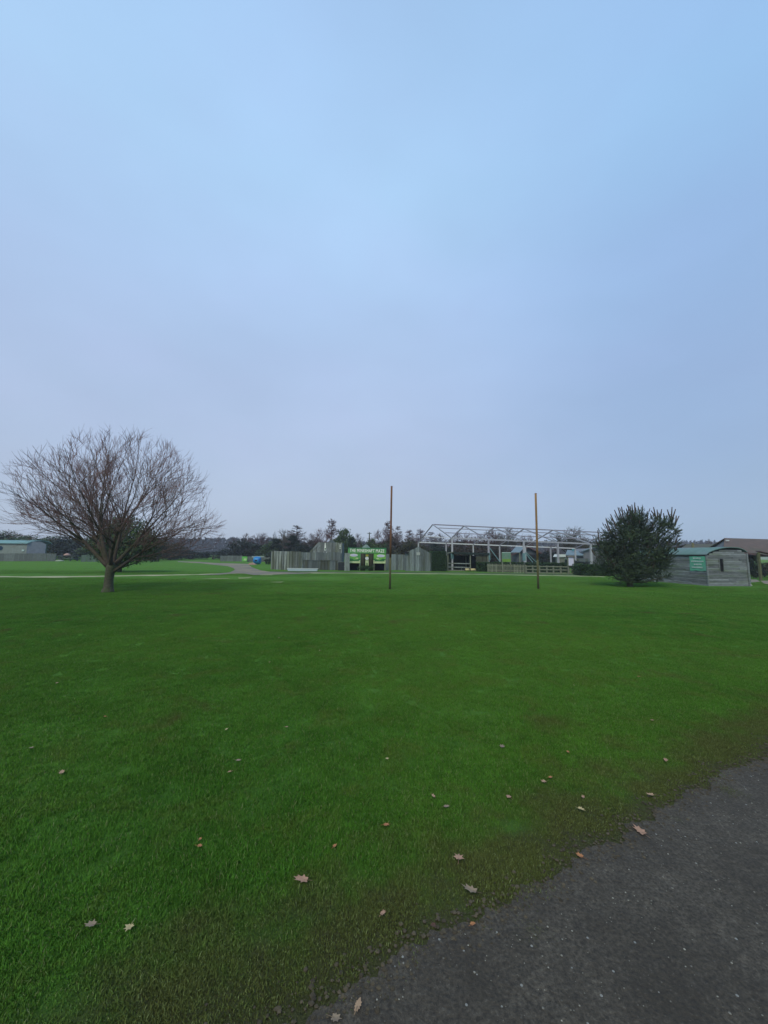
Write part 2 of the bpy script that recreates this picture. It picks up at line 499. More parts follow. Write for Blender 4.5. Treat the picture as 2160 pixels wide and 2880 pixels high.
ground_poly('path', [(500, 1578.5), (560, 1580.2), (600, 1583.2), (633, 1584), (698, 1586), (706, 1594.5), (719, 1599.5), (733, 1604.5), (759, 1608.4),
                     (820, 1610.6), (880, 1611.8), (860, 1613.6), (790, 1615.5), (759, 1617), (714, 1617.5), (687, 1613.5), (660, 1613), (610, 1617), (560, 1617.5), (600, 1614.5), (646, 1610),
                     (661, 1603), (657, 1598), (640, 1592.5), (600, 1588.5), (560, 1584), (500, 1580.5)], .010, M['path_grey'],
            'grey gravel path curving in front of the low fence')
for q in ([(560, 1627.3), (640, 1626.4), (648, 1628.0), (600, 1629)], [(670, 1624), (712, 1622.6), (700, 1627), (672, 1628.6)],
          [(728, 1616.6), (770, 1616.2), (764, 1618.2), (735, 1618.4)], [(755, 1637.5), (800, 1636), (790, 1639)]):
    ground_poly('worn_patch', q, .0125, M['worn'], 'worn yellowish patch of turf near the path bend')
ground_poly('path', [(2093, 1629.5), (2128, 1630), (2138, 1636), (2120, 1638), (2094, 1637)], .008, M['path_grey'], 'small grey worn patch beside the planked hut')
ground_poly('path', [(2139, 1634), (2165, 1633), (2200, 1646), (2165, 1645), (2148, 1641)], .012, M['path_grey'], 'grey worn patch at the right hand picture edge')
strip('verge', [(755, 1608.5), (900, 1609), (1080, 1610), (1300, 1611.5), (1480, 1614.3), (1650, 1617.5)], 1.6, .0045,
      mat('verge_turf', (.060, .085, .034), (.044, .066, .028), 1.5, .95, .3), 'rough olive verge at the foot of the fences')

# ------------------------------------------------------------------ grass (one object, geometry nodes)
def blade_patch(name, size, n, hmin, hmax, wd, seed, soft=False):
    rnd = random.Random(seed)
    o = MB()
    for _ in range(n):
        x, y = rnd.uniform(-size, size) / 2, rnd.uniform(-size, size) / 2
        if soft: x, y = rnd.gauss(0, size * .36), rnd.gauss(0, size * .36)
        h = rnd.uniform(hmin, hmax) * (1 + .35 * noise.noise(Vector((x * 9, y * 9, seed))))
        a = rnd.uniform(0, 6.283)
        l = rnd.uniform(.2, 1.1) * h
        la = rnd.uniform(0, 6.283)
        dx, dy = math.cos(a) * wd / 2, math.sin(a) * wd / 2
        lx, ly = math.cos(la) * l, math.sin(la) * l
        o.add([(x - dx, y - dy, -.004), (x + dx, y + dy, -.004), (x + dx * .8 + lx * .3, y + dy * .8 + ly * .3, h * .6),
               (x - dx * .8 + lx * .3, y - dy * .8 + ly * .3, h * .6), (x + lx, y + ly, h)], [(0, 1, 2, 3), (3, 2, 4)])
    me = bpy.data.meshes.new(name)
    me.from_pydata(o.v, [], o.f)
    me.materials.append(M['blade'])
    return bpy.data.objects.new(name, me)
near_p = [blade_patch('blade_tuft', .30, 1400, .007, .025, .0028, s) for s in (1, 2, 3, 8)]
moss_p = [blade_patch('moss_tuft', .16, 900, .003, .013, .0030, s, True) for s in (6, 7)]
far_p = [blade_patch('blade_tuft', 1.3, 2100, .006, .022, .007, s, True) for s in (4, 5)]
def make_grass(name, pts, rots, scl, protos):
    me = bpy.data.meshes.new(name)
    me.from_pydata(pts, [], [])
    me.materials.append(M['blade'])
    a = me.attributes.new('rz', 'FLOAT', 'POINT'); a.data.foreach_set('value', rots)
    a = me.attributes.new('scl', 'FLOAT_VECTOR', 'POINT'); a.data.foreach_set('vector', [c for q in scl for c in (q if isinstance(q, tuple) else (q, q, q))])
    ob = bpy.data.objects.new(name, me)
    C.objects.link(ob)
    ng = bpy.data.node_groups.new(name + '_nodes', 'GeometryNodeTree')
    ng.interface.new_socket('Geometry', in_out='INPUT', socket_type='NodeSocketGeometry')
    ng.interface.new_socket('Geometry', in_out='OUTPUT', socket_type='NodeSocketGeometry')
    gi, go = ng.nodes.new('NodeGroupInput'), ng.nodes.new('NodeGroupOutput')
    gti = ng.nodes.new('GeometryNodeGeometryToInstance')
    for p in protos:
        oi = ng.nodes.new('GeometryNodeObjectInfo')
        oi.inputs['Object'].default_value = p
        oi.inputs['As Instance'].default_value = False
        g2 = ng.nodes.new('GeometryNodeGeometryToInstance')
        ng.links.new(oi.outputs['Geometry'], g2.inputs[0])
        p_out = g2.outputs[0]
        if 'jn' not in locals(): jn = ng.nodes.new('GeometryNodeJoinGeometry')
        ng.links.new(p_out, jn.inputs[0])
    iop = ng.nodes.new('GeometryNodeInstanceOnPoints')
    iop.inputs['Pick Instance'].default_value = True
    ng.links.new(gi.outputs[0], iop.inputs['Points'])
    ng.links.new(jn.outputs[0], iop.inputs['Instance'])
    na = ng.nodes.new('GeometryNodeInputNamedAttribute'); na.data_type = 'FLOAT'; na.inputs[0].default_value = 'rz'
    cx = ng.nodes.new('ShaderNodeCombineXYZ'); ng.links.new(na.outputs['Attribute'], cx.inputs[2])
    ng.links.new(cx.outputs[0], iop.inputs['Rotation'])
    ns = ng.nodes.new('GeometryNodeInputNamedAttribute'); ns.data_type = 'FLOAT_VECTOR'; ns.inputs[0].default_value = 'scl'
    ng.links.new(ns.outputs['Attribute'], iop.inputs['Scale'])
    ng.links.new(iop.outputs[0], go.inputs[0])
    md = ob.modifiers.new('scatter', 'NODES'); md.node_group = ng
    return ob
rnd = random.Random(3)
pts, rots, scl = [], [], []
mp_, mr_, ms_ = [], [], []
def in_view(x, y, m_=1.8):
    return y > .5 and abs(x) < y * 1.08 + m_
step = .205
yy = .9
while yy < 15:
    xx = -16.
    while xx < 16.:
        x, y = xx + rnd.uniform(-.09, .09), yy + rnd.uniform(-.09, .09)
        dd = edge_dist(x, y)
        if in_view(x, y):
            marg = dd - road_wob((Vector((x, y, 0)) - EA).dot(ed))
            patch = noise.noise(Vector((x * 1.3, y * 1.3, 5))) * .22
            f = max(0., min(1., (marg - .10 + patch) / .5))
            if rnd.random() < f * 1.25:
                pts.append((x, y, 0)); rots.append(rnd.uniform(0, 6.28))
                q = (.55 + .45 * f) * rnd.uniform(.9, 1.15)
                hz = q * (1 + .35 * noise.noise(Vector((x * 1.7, y * 1.7, 2)))) * (1 - .62 * min(1, max(0, y - 3) / 12))
                q = max(q, .9) if f > .4 else q
                scl.append((q, q, hz))
        xx += step
    yy += step
yy = .9
while yy < 7:
    xx = -4.
    while xx < 9.:
        x, y = xx + rnd.uniform(-.05, .05), yy + rnd.uniform(-.05, .05)
        marg = edge_dist(x, y) - road_wob((Vector((x, y, 0)) - EA).dot(ed))
        if in_view(x, y) and (.05 < marg + rnd.uniform(-.05, .03) < 1.0 or (-.16 < marg < .05 and rnd.random() < .16)):
            mp_.append((x, y, 0)); mr_.append(rnd.uniform(0, 6.28)); ms_.append(rnd.uniform(.8, 1.25) * (rnd.uniform(.25, .6) if marg < .08 else 1))
        xx += .12
    yy += .12
gr = make_grass('grass', pts, rots, scl, near_p)
tag(gr, 'short dark green grass blades covering the near lawn', 'grass', kind='stuff')
gr = make_grass('mossy_turf', mp_, mr_, ms_, moss_p)
tag(gr, 'thin mossy brown green turf along the track edge', 'grass', kind='stuff')
pts, rots, scl = [], [], []
yy = 12.5
while yy < 31:
    st = .66 + (yy - 12.5) * .012
    xx = -33.
    while xx < 33.:
        x, y = xx + rnd.uniform(-.35, .35), yy + rnd.uniform(-.35, .35)
        if in_view(x, y) and edge_dist(x, y) > 1. and not (16.6 < x < 20.6 and y > 19.8) and not (y > 22 and x < -2 and abs(y - 23.6) < 2.2):
            pts.append((x, y, 0)); rots.append(rnd.uniform(0, 6.28))
            q = rnd.uniform(.9, 1.15); scl.append((q, q, q * .75 * (1 - .8 * min(1, max(0, y - 13) / 17))))
        xx += st
    yy += st
gr = make_grass('grass', pts, rots, scl, far_p)
tag(gr, 'mown green grass across the middle of the lawn', 'grass', kind='stuff')

# loose pale grit and crumbs of soil
def pebble(o, c, r, rnd, flat=.6):
    vs = []
    for z, rr in ((-.2, .8), (.35, 1.), (.9, .55)):
        for j in range(6):
            a = j * math.pi / 3 + rnd.uniform(-.2, .2)
            k_ = rr * r * rnd.uniform(.75, 1.15)
            vs.append((c[0] + math.cos(a) * k_, c[1] + math.sin(a) * k_, c[2] + z * r * flat))
    fs = [(i * 6 + j, i * 6 + (j + 1) % 6, i * 6 + 6 + (j + 1) % 6, i * 6 + 6 + j) for i in range(2) for j in range(6)]
    fs += [tuple(12 + j for j in range(6))]
    o.add(vs, fs)
o1, o2 = MB(), MB()
for _ in range(2600):
    s, d = rnd.uniform(-1.2, 6), -abs(rnd.gauss(0, 1)) * .9 - .02
    p = EA + ed * s + en * (d + road_wob(s))
    pebble(o1, (p.x, p.y, .006), rnd.choice((.0010, .0013, .0016, .002, .0024, .0036)) * rnd.uniform(.8, 1.3), rnd)
for _ in range(5200):
    s, d = rnd.uniform(-1.2, 8), rnd.gauss(.0, .055)
    p = EA + ed * s + en * (d + road_wob(s))
    pebble(o2, (p.x, p.y, .004), rnd.choice((.002, .003, .003, .004, .006, .009)) * rnd.uniform(.8, 1.2), rnd, .5)
tag(o1.build('loose_grit', mat('pale_grit', (.30, .30, .25), (.13, .13, .115), 40, .8, 0, island=.6)), 'pale grit scattered over the grey track', 'grit', kind='stuff')
tag(o2.build('soil_crumbs', mat('soil_crumb', (.085, .070, .045), (.045, .040, .028), 30, .95, 0, island=.4)), 'dark soil crumbs along the edge of the track', 'soil', kind='stuff')

# ------------------------------------------------------------------ fallen leaves
LEAFC = {
    'tan': mat('leaf_tan', (.34, .24, .15), (.24, .16, .10), 30, .75, .3),
    'pale': mat('leaf_pale', (.42, .36, .19), (.30, .25, .13), 30, .75, .3),
    'orange': mat('leaf_orange', (.36, .17, .07), (.25, .11, .05), 30, .75, .3),
    'pinkish': mat('leaf_pinkish', (.36, .22, .15), (.24, .15, .10), 30, .75, .3),
    'grey': mat('leaf_grey_brown', (.24, .19, .13), (.15, .12, .09), 30, .75, .3),
    'dark': mat('leaf_dark', (.10, .05, .035), (.06, .035, .025), 30, .75, .3),
}
def leaf(px, py, wpx, colr, label, form='maple', ar=1.25):
    p = G(px, py, .022 if edge_dist(*G(px, py).xy) > .08 else .012)
    dist = math.hypot(p.y, 0) * math.cos(R(6.33)) + (EYE) * math.sin(R(6.33)) * -1
    depth = (CR.inverted() @ (p - Vector((0, 0, EYE)))).z * -1
    size = wpx * depth / F * .92
    rnd = random.Random(int(px * 7 + py))
    rot = rnd.uniform(0, 6.28)
    o = MB()
    if form == 'maple':
        outl = [(0, 1.0), (14, .62), (26, .56), (42, .92), (56, .52), (74, .50), (92, .78), (112, .44), (140, .46), (160, .30), (176, .22)]
    elif form == 'oak':
        outl = [(0, 1.0), (14, .82), (24, .60), (38, .74), (50, .48), (68, .60), (84, .40), (105, .50), (128, .40), (150, .55), (172, .50)]
    else:
        outl = [(0, 1.0), (12, .66), (24, .62), (36, .84), (50, .50), (64, .46), (80, .68), (96, .40), (112, .46), (130, .52), (150, .34), (168, .3)]
    ar = 1 + (ar - 1) * .8
    full = [(a, r_ * rnd.uniform(.85, 1.1)) for a, r_ in outl] + [(360 - a, r_ * rnd.uniform(.85, 1.1)) for a, r_ in reversed(outl[1:])]
    curl = rnd.uniform(.1, .45) * rnd.choice((1, 1, -1)); fold = rnd.uniform(.0, .3)
    n = len(full)
    rings = (.0, .45, 1.)
    vs = [(0, 0, 0)]
    for rr in rings[1:]:
        for a, r_ in full:
            aa = R(a)
            x, y = math.sin(aa) * r_ * rr, math.cos(aa) * r_ * rr * ar
            z = abs(x) * fold + (x * x + y * y) * curl * .35 + rnd.uniform(-.03, .03)
            vs.append((x, y, z))
    zmin = min(v[2] for v in vs)
    cr_, sr_ = math.cos(rot), math.sin(rot)
    hs = size / 2
    V = [(p.x + (x * cr_ - y * sr_) * hs, p.y + (x * sr_ + y * cr_) * hs, p.z + (z - zmin) * hs) for x, y, z in vs]
    fs = [(0, 1 + j, 1 + (j + 1) % n) for j in range(n)]
    fs += [(1 + j, 1 + n + j, 1 + n + (j + 1) % n, 1 + (j + 1) % n) for j in range(n)]
    o.add(V, fs)
    a, b_ = Vector(V[0]), Vector(V[0]) + Vector((sr_, -cr_, .05)) * hs * 1.25
    o.tube([a, b_], [.0012, .0008], 3)
    ob = solo('fallen_leaf', o, LEAFC[colr], label, 'leaf', (p.x, p.y, p.z), 'fallen leaves on the lawn and track', smooth=True)
    return ob
leaves = [
    (1005, 2832, 40, 'tan', 'large tan lobed leaf on the track, lowest leaf of all', 'oak', 1.4),
    (365, 2605, 40, 'pale', 'pale yellow maple leaf lying on grass near the bottom left', 'maple', 1.1),
    (260, 2600, 42, 'grey', 'grey brown leaf just left of the pale yellow maple leaf', 'oval', 1.4),
    (1290, 2416, 44, 'pinkish', 'big round pinkish brown leaf on the mossy band beside the track', 'maple', 1.0),
    (1634, 2408, 34, 'orange', 'bright orange leaf on the rim of the grey track', 'oval', 1.1),
    (1805, 2340, 46, 'pinkish', 'long pinkish brown leaf where turf meets the track', 'oval', 1.6),
    (1328, 2600, 24, 'orange', 'small reddish leaf scrap on the grit below the round pinkish leaf', 'oval', 1.4),
    (855, 2474, 44, 'pinkish', 'long brownish leaf half sunk in grass left of centre', 'oval', 2.0),
    (1075, 2569, 24, 'pinkish', 'small pinkish leaf in the grass left of the track bend', 'oval', 1.5),
    (940, 2380, 20, 'orange', 'small orange brown leaf standing in dark grass left of centre', 'oval', 1.3),
    (1084, 2320, 24, 'orange', 'reddish leaf on a brown scuff in the middle of the lawn', 'oval', 1.5),
    (560, 2378, 22, 'orange', 'orange leaf, lower one of a close pair on the left lawn', 'oval', 1.2),
    (562, 2360, 16, 'orange', 'little orange leaf, upper one of a close pair on the left lawn', 'oval', 1.2),
    (173, 2173, 26, 'tan', 'curled tan leaf alone on the far left lawn', 'oval', 1.4),
    (89, 2103, 18, 'grey', 'dull brown leaf near the left picture edge above the curled tan leaf', 'maple', 1.1),
    (668, 2138, 24, 'grey', 'pale grey leaf on the grass left of centre', 'oval', 1.3),
    (647, 2170, 16, 'pinkish', 'small brown leaf just below the pale grey leaf', 'oval', 1.3),
    (296, 2015, 12, 'orange', 'small round orange leaf on the left lawn', 'oval', 1.0),
    (160, 1921, 13, 'tan', 'small tan leaf standing on the upper left lawn', 'oval', 1.5),
    (805, 2044, 14, 'tan', 'small beige leaf on the yellower grass above centre', 'oval', 1.2),
    (638, 2051, 12, 'pale', 'small pale leaf left of the beige leaf above centre', 'oval', 1.4),
    (758, 1862, 11, 'pinkish', 'tiny pinkish leaf far up the lawn left of the left pole', 'oval', 1.1),
    (784, 1794, 8, 'tan', 'tiny tan leaf, farthest of the leaves left of the left pole', 'oval', 1.1),
    (899, 1829, 9, 'pale', 'tiny pale leaf far up the lawn towards the left pole', 'oval', 1.2),
    (1089, 2134, 16, 'pale', 'small yellowish leaf at the centre of the lawn', 'maple', 1.1),
    (1412, 2100, 26, 'grey', 'dark grey brown leaf in front of the right pole', 'maple', 1.3),
    (1432, 2242, 26, 'pinkish', 'pale pinkish leaf on the lawn above the round pinkish leaf', 'maple', 1.2),
    (1532, 2198, 24, 'tan', 'pale tan leaf, lower of two touching leaves right of centre', 'maple', 1.2),
    (1547, 2186, 18, 'orange', 'orange leaf, upper of two touching leaves right of centre', 'oval', 1.3),
    (1598, 2115, 16, 'orange', 'small orange leaf left of the mossy band on the right', 'oval', 1.2),
    (1631, 2274, 24, 'pale', 'pale cream leaf on the mossy band right of centre', 'oval', 1.5),
    (1640, 2242, 18, 'pinkish', 'small pinkish leaf just above the pale cream leaf', 'oval', 1.3),
    (1833, 2235, 26, 'tan', 'tan leaf on the mossy band near the right edge', 'oval', 1.8),
    (1872, 2137, 22, 'pinkish', 'greyish pink leaf on the grass near the right edge', 'oval', 1.5),
    (1835, 2025, 13, 'pinkish', 'small pinkish leaf high on the right lawn', 'oval', 1.4),
    (1797, 1903, 13, 'orange', 'small bright orange leaf far up the right lawn', 'oval', 1.3),
    (2002, 1773, 8, 'tan', 'tiny beige leaf, farthest up the lawn on the right', 'oval', 1.2),
    (1614, 1927, 8, 'pale', 'tiny whitish leaf left of the small bright orange leaf', 'oval', 1.2),
    (1220, 2240, 18, 'tan', 'small tan leaf, upper one of two left of the round pinkish leaf', 'oval', 1.7),
    (1253, 2268, 22, 'grey', 'grey tan leaf, lower one of two left of the round pinkish leaf', 'oval', 1.5),
    (1218, 2600, 26, 'dark', 'dark rotten leaf at the ragged turf edge', 'maple', 1.2),
    (940, 2862, 44, 'grey', 'flat grey brown leaf on the muddy edge at the bottom', 'oval', 1.2),
    (1330, 2505, 42, 'grey', 'grey brown leaf pressed into the turf edge below the round leaf', 'oval', 1.9),
]
for l in leaves:
    leaf(*l)

# ------------------------------------------------------------------ big bare tree on the left
def ell_hit(p, d, c, r):
    a = sum((d[i] / r[i]) ** 2 for i in range(3))
    b_ = 2 * sum((p[i] - c[i]) * d[i] / r[i] ** 2 for i in range(3))
    cc = sum(((p[i] - c[i]) / r[i]) ** 2 for i in range(3)) - 1
    disc = b_ * b_ - 4 * a * cc
    if disc < 0: return 0.
    return (-b_ + math.sqrt(disc)) / (2 * a)
def rand_perp(d, rnd):
    v = Vector((rnd.gauss(0, 1), rnd.gauss(0, 1), rnd.gauss(0, 1)))
    v -= d * v.dot(d)
    return v.normalized()
def branch_line(p, d, L, rnd, nseg, up, wob):
    pts = [p.copy()]
    d = d.copy()
    for i in range(nseg):
        d = (d + Vector((0, 0, up / nseg)) + Vector((rnd.gauss(0, wob), rnd.gauss(0, wob), rnd.gauss(0, wob)))).normalized()
        p = p + d * (L / nseg)
        pts.append(p.copy())
    return pts
def big_bare_tree(base):
    rnd = random.Random(21)
    T = thing('bare_tree', 'spreading leafless tree with reddish twigs, short thick trunk, on the left lawn', 'tree', base)
    cen = base + Vector((.16, 0, 2.15))
    rad = (3.78, 3.4, 4.02)
    tr, lim, twg = MB(), MB(), MB()
    tr.tube([base + Vector(v) for v in ((0, 0, -.05), (0, 0, .05), (.01, 0, .18), (.0, 0, .45), (.02, 0, .72), (.05, 0, .92), (.07, 0, 1.12))],
            [.25, .20, .165, .148, .155, .175, .11], 14)
    def point(pts, f):
        k_ = f * (len(pts) - 1); i = min(int(k_), len(pts) - 2)
        return pts[i].lerp(pts[i + 1], k_ - i), (pts[i + 1] - pts[i]).normalized()
    def side_shoots(pts, n2, f0, f1, lmax):
        for j in range(n2):
            f = f0 + (f1 - f0) * (j + rnd.uniform(0, .6)) / n2
            q, dd = point(pts, f)
            pv = rand_perp(dd, rnd)
            d2 = (dd * .85 + pv * rnd.uniform(.45, .80) + Vector((0, 0, .10))).normalized()
            if q.z < base.z + 2.0 and d2.z < .05: continue
            L2 = min(ell_hit(q, d2, cen, rad) * rnd.uniform(.78, 1.02), rnd.uniform(.6, 1.) * lmax * (1.1 - f * .45))
            if L2 < .25: continue
            P2 = branch_line(q, d2, L2, rnd, 7, .16, .06)
            r2 = max(.007, .018 * (L2 / 2.2))
            (lim if L2 > 1.1 else twg).tube(P2, [max(.005, r2 * (1 - .85 * i / 7)) for i in range(8)], 4)
            n3 = int(2 + L2 * 4.0)
            for k_ in range(n3):
                f3 = .12 + .86 * (k_ + rnd.random()) / n3
                q3, d3 = point(P2, f3)
                dv = (d3 * .95 + rand_perp(d3, rnd) * rnd.uniform(.4, .75) + Vector((0, 0, .12))).normalized()
                L3 = min(ell_hit(q3, dv, cen, rad) * rnd.uniform(.7, 1.10), rnd.uniform(.45, 1.10))
                if L3 < .12: L3 = rnd.uniform(.12, .25)
                P3 = branch_line(q3, dv, L3, rnd, 4, .2, .08)
                twg.tube(P3, [.0056, .005, .0043, .0037, .003], 3, False)
                for _ in range(int(2 + L3 * 3.2)):
                    q4, d4 = point(P3, rnd.uniform(.2, .95))
                    dw = (d4 * .95 + rand_perp(d4, rnd) * rnd.uniform(.35, .65) + Vector((0, 0, .14))).normalized()
                    P4 = branch_line(q4, dw, rnd.uniform(.16, .44), rnd, 2, .2, .07)
                    twg.tube(P4, [.0042, .0036, .0026], 3, False)
    # main limbs: azimuth, elevation, length, then the boughs each splits into
    mains = [(183, 42, 1.6), (130, 58, 1.5), (60, 80, 2.0), (25, 56, 1.5), (-4, 36, 1.3), (-70, 56, 1.4), (-165, 70, 1.9), (170, 60, 1.4)]
    for az, el, L1 in mains:
        az += rnd.uniform(-6, 6)
        d = Vector((math.cos(R(az)) * math.cos(R(el)), math.sin(R(az)) * math.cos(R(el)), math.sin(R(el))))
        p = base + Vector((.05 + d.x * .12, d.y * .12, rnd.uniform(.72, 1.0)))
        P1 = branch_line(p, d, L1, rnd, 6, .06, .05)
        r1 = rnd.uniform(.066, .092)
        lim.tube(P1, [r1 * (1 - .48 * i / 6) for i in range(7)], 9)
        side_shoots(P1, 3, .45, .95, 2.0)
        for b_ in (0, 1, 2, 3, 1, 2):
            q, dd = point(P1, (.55, .74, .90, .999)[b_])
            spread = rnd.uniform(.35, 1.0) if b_ < 3 else .12
            pv = rand_perp(dd, rnd)
            if b_ < 2: pv = (pv * .8 + Vector((d.x, d.y, -.8 if b_ == 0 else -.3)) * 1.3).normalized()   # the lower boughs lean outwards
            d2 = (dd + pv * spread).normalized()
            if d2.z < -.02: d2.z = -.02; d2.normalize()
            L = ell_hit(q, d2, cen, rad) * rnd.uniform(.86, 1.0)
            if L < .4: continue
            P2 = branch_line(q, d2, L, rnd, 11, .12 if d2.z > .3 else .26, .045)
            r2 = r1 * (.30, .33, .38, .46)[min(b_, 3)]
            lim.tube(P2, [max(.008, r2 * (1 - .92 * (i / 11) ** .8)) for i in range(12)], 6)
            side_shoots(P2, int(2 + L * 1.7), .20, .98, 1.7)
    tr.build('trunk', M['bark'], T, True)
    lim.build('branches', M['limb'], T, True)
    twg.build('twigs', M['twig'], T, True)
    return T
big_bare_tree(G(303, 1665))

# ------------------------------------------------------------------ foliage helpers
def leaf_cloud(o, c, rx, ry, rz, n, size, rnd, shell=.55):
    for _ in range(n):
        d = Vector((rnd.gauss(0, 1), rnd.gauss(0, 1), rnd.gauss(0, 1))).normalized()
        r_ = shell + (1 - shell) * rnd.random() if rnd.random() < .75 else rnd.random()
        lump = 1 + .22 * noise.noise(d * 2.3 + Vector(c) * .37)
        p = Vector((c[0] + d.x * rx * r_ * lump, c[1] + d.y * ry * r_ * lump, c[2] + d.z * rz * r_ * lump))
        u = Vector((rnd.gauss(0, 1), rnd.gauss(0, 1), rnd.gauss(0, 1))).normalized()
        v = u.cross(d + Vector((.01, .02, .03))).normalized()
        s = size * rnd.uniform(.6, 1.3)
        o.add([p - u * s, p + v * s * .5, p + u * s, p - v * s * .5], [(0, 1, 2, 3)])

# dark evergreen behind the bare tree
def lobed_tree(name, label, Y, basepx, basey, lobes, n_m2, size, mt, trunk_r=.14, seed=1, ysquash=.9):
    rnd = random.Random(seed)
    base = P(basepx, basey, Y); base.z = 0
    T = thing(name, label, 'tree', base)
    cr, tk = MB(), MB()
    k_ = ppm(Y)
    topc = None
    for (x, y, r_) in lobes:
        c = P(x, y, Y); rr = r_ / k_
        c.y += rnd.uniform(-.4, .4) * rr
        leaf_cloud(cr, c, rr, rr * ysquash, rr * .92, int(n_m2 * rr * rr * 12), size, rnd)
        mid_ = base.lerp(c, .5); mid_.z = c.z * .45
        tk.tube([base + Vector((0, 0, .3)), mid_, c], [trunk_r * .45, trunk_r * .3, .02], 5)
        if topc is None or c.z > topc.z: topc = c
    tk.tube([base - Vector((0, 0, .05)), base + Vector((0, 0, .5)), base.lerp(topc, .6), topc], [trunk_r * 1.2, trunk_r, trunk_r * .6, .02], 8)
    tk.build('trunk', M['bark'], T, True)
    cr.build('crown', mt, T)
    return T
lobed_tree('evergreen_tree', 'dark round evergreen standing behind the trunk of the bare tree', 29, 336, 1606,
           [(345, 1478, 46), (305, 1500, 44), (385, 1500, 50), (420, 1520, 40), (330, 1530, 60), (395, 1545, 48), (290, 1545, 45), (355, 1560, 45), (425, 1552, 30), (265, 1530, 28)],
           52, .10, M['evergreen'], seed=5)

# ------------------------------------------------------------------ pine on the right
def pine():
    rnd = random.Random(11)
    Y = G(1772, 1650).y
    base = G(1772, 1650)
    T = thing('pine_tree', 'bushy dark pine with upright candle shoots on the right lawn', 'tree', base)
    k_ = ppm(Y)
    lobes = [(1768, 1508, 60), (1842, 1520, 44), (1725, 1542, 36), (1846, 1566, 38), (1775, 1575, 56), (1728, 1592, 34), (1838, 1606, 34),
             (1784, 1464, 36), (1878, 1484, 21), (1746, 1478, 26), (1702, 1530, 20), (1888, 1524, 17), (1782, 1610, 34), (1742, 1618, 26), (1692, 1562, 19), (1880, 1562, 18),
             (1848, 1476, 25), (1704, 1592, 20), (1812, 1490, 30), (1892, 1500, 12), (1690, 1540, 12), (1862, 1622, 14), (1722, 1508, 20), (1864, 1590, 20)]
    nd, tk, cd = MB(), MB(), MB()
    def shoot(p, d, L, n, nl):
        d = d.normalized()
        q = p + d * L
        nd.tube([p, q], [.012, .007], 3, False)
        for i in range(n):
            f = rnd.uniform(.05, 1.0)
            pv = rand_perp(d, rnd)
            dv = (d * rnd.uniform(.35, .9) + pv * .85).normalized()
            a_ = p + d * L * f
            b_ = a_ + dv * nl * rnd.uniform(.7, 1.2)
            s_ = dv.cross(pv).normalized() * .006
            if s_.length < .001: s_ = Vector((.006, 0, 0))
            nd.add([a_ - s_, a_ + s_, b_], [(0, 1, 2)])
        return q
    for (x, y, r_) in lobes:
        c = P(x, y, Y); rr = r_ / k_
        c.y += rnd.uniform(-.5, .5) * (1.2 - rr)
        mid_ = base.lerp(c, .45); mid_.z = max(.25, c.z * .38)
        tk.tube([base + Vector((0, 0, .22)), mid_, c], [.055, .04, .015], 5)
        leaf_cloud(nd, c, rr * .8, rr * .8, rr * .78, int(rr * rr * (1300 if r_ > 33 else 150)), .055, rnd, .2)
        for _ in range(int(rr * rr * 420)):
            d = Vector((rnd.gauss(0, 1), rnd.gauss(0, 1) , rnd.gauss(0, 1))).normalized()
            f = rnd.uniform(.35, .98) if rnd.random() < .8 else rnd.random() * .5
            p = c + d * rr * f * (1 + .15 * noise.noise(d * 3 + c))
            if p.z < .12: continue
            dd = (d + Vector((0, 0, .75)) + Vector((rnd.gauss(0, .25), rnd.gauss(0, .25), 0))).normalized()
            q = shoot(p, dd, rnd.uniform(.18, .34), 34, .08)
            if d.z > .1 and f > .75 and rnd.random() < .2:
                top = q + (dd + Vector((0, 0, 1))).normalized() * rnd.uniform(.08, .2)
                cd.tube([q, top], [.024, .016], 5)
    # leaders and candles that break the outline
    tips = [((1786, 1445), (1785, 1413)), ((1780, 1446), (1777, 1419)), ((1776, 1448), (1764, 1420)), ((1748, 1456), (1738, 1427)), ((1752, 1450), (1748, 1425)),
            ((1740, 1462), (1728, 1434)), ((1732, 1480), (1717, 1446)), ((1715, 1492), (1704, 1460)), ((1712, 1494), (1702, 1474)), ((1686, 1530), (1681, 1491)),
            ((1800, 1450), (1794, 1423)), ((1804, 1450), (1808, 1424)), ((1818, 1470), (1823, 1444)), ((1846, 1462), (1838, 1426)), ((1848, 1458), (1831, 1436)),
            ((1856, 1462), (1861, 1432)), ((1850, 1460), (1848, 1433)), ((1888, 1466), (1890, 1426)), ((1886, 1464), (1877, 1433)), ((1890, 1464), (1900, 1432)),
            ((1896, 1480), (1910, 1451)), ((1900, 1476), (1902, 1450)), ((1898, 1494), (1919, 1491)), ((1896, 1500), (1910, 1494)), ((1898, 1530), (1905, 1512)),
            ((1672, 1560), (1664, 1545)), ((1765, 1452), (1768, 1430)), ((1870, 1468), (1866, 1443)), ((1684, 1534), (1674, 1520)), ((1900, 1548), (1909, 1530))]
    for (a, b) in tips:
        yo = rnd.uniform(-.4, .4)
        p, q = P(a[0], a[1], Y + yo), P(b[0], b[1], Y + yo)
        d = q - p
        c0 = P(a[0] * .6 + 1790 * .4, a[1] + 34, Y + yo * .5)
        tk.tube([c0, p], [.022, .016], 5)
        for _ in range(5):
            shoot(c0.lerp(p, rnd.uniform(.2, 1)), d + rand_perp(d.normalized(), rnd) * d.length * .6, .22, 34, .08)
        shoot(p - d * .25, d, d.length * .95, 60, .065)
        cd.tube([p, p.lerp(q, .6), q], [.036, .032, .022], 6)
    tk.tube([base - Vector((0, 0, .05)), base + Vector((0, 0, .35)), P(1775, 1540, Y), P(1780, 1455, Y)], [.16, .13, .08, .03], 9)
    tk.build('trunk', M['bark'], T, True)
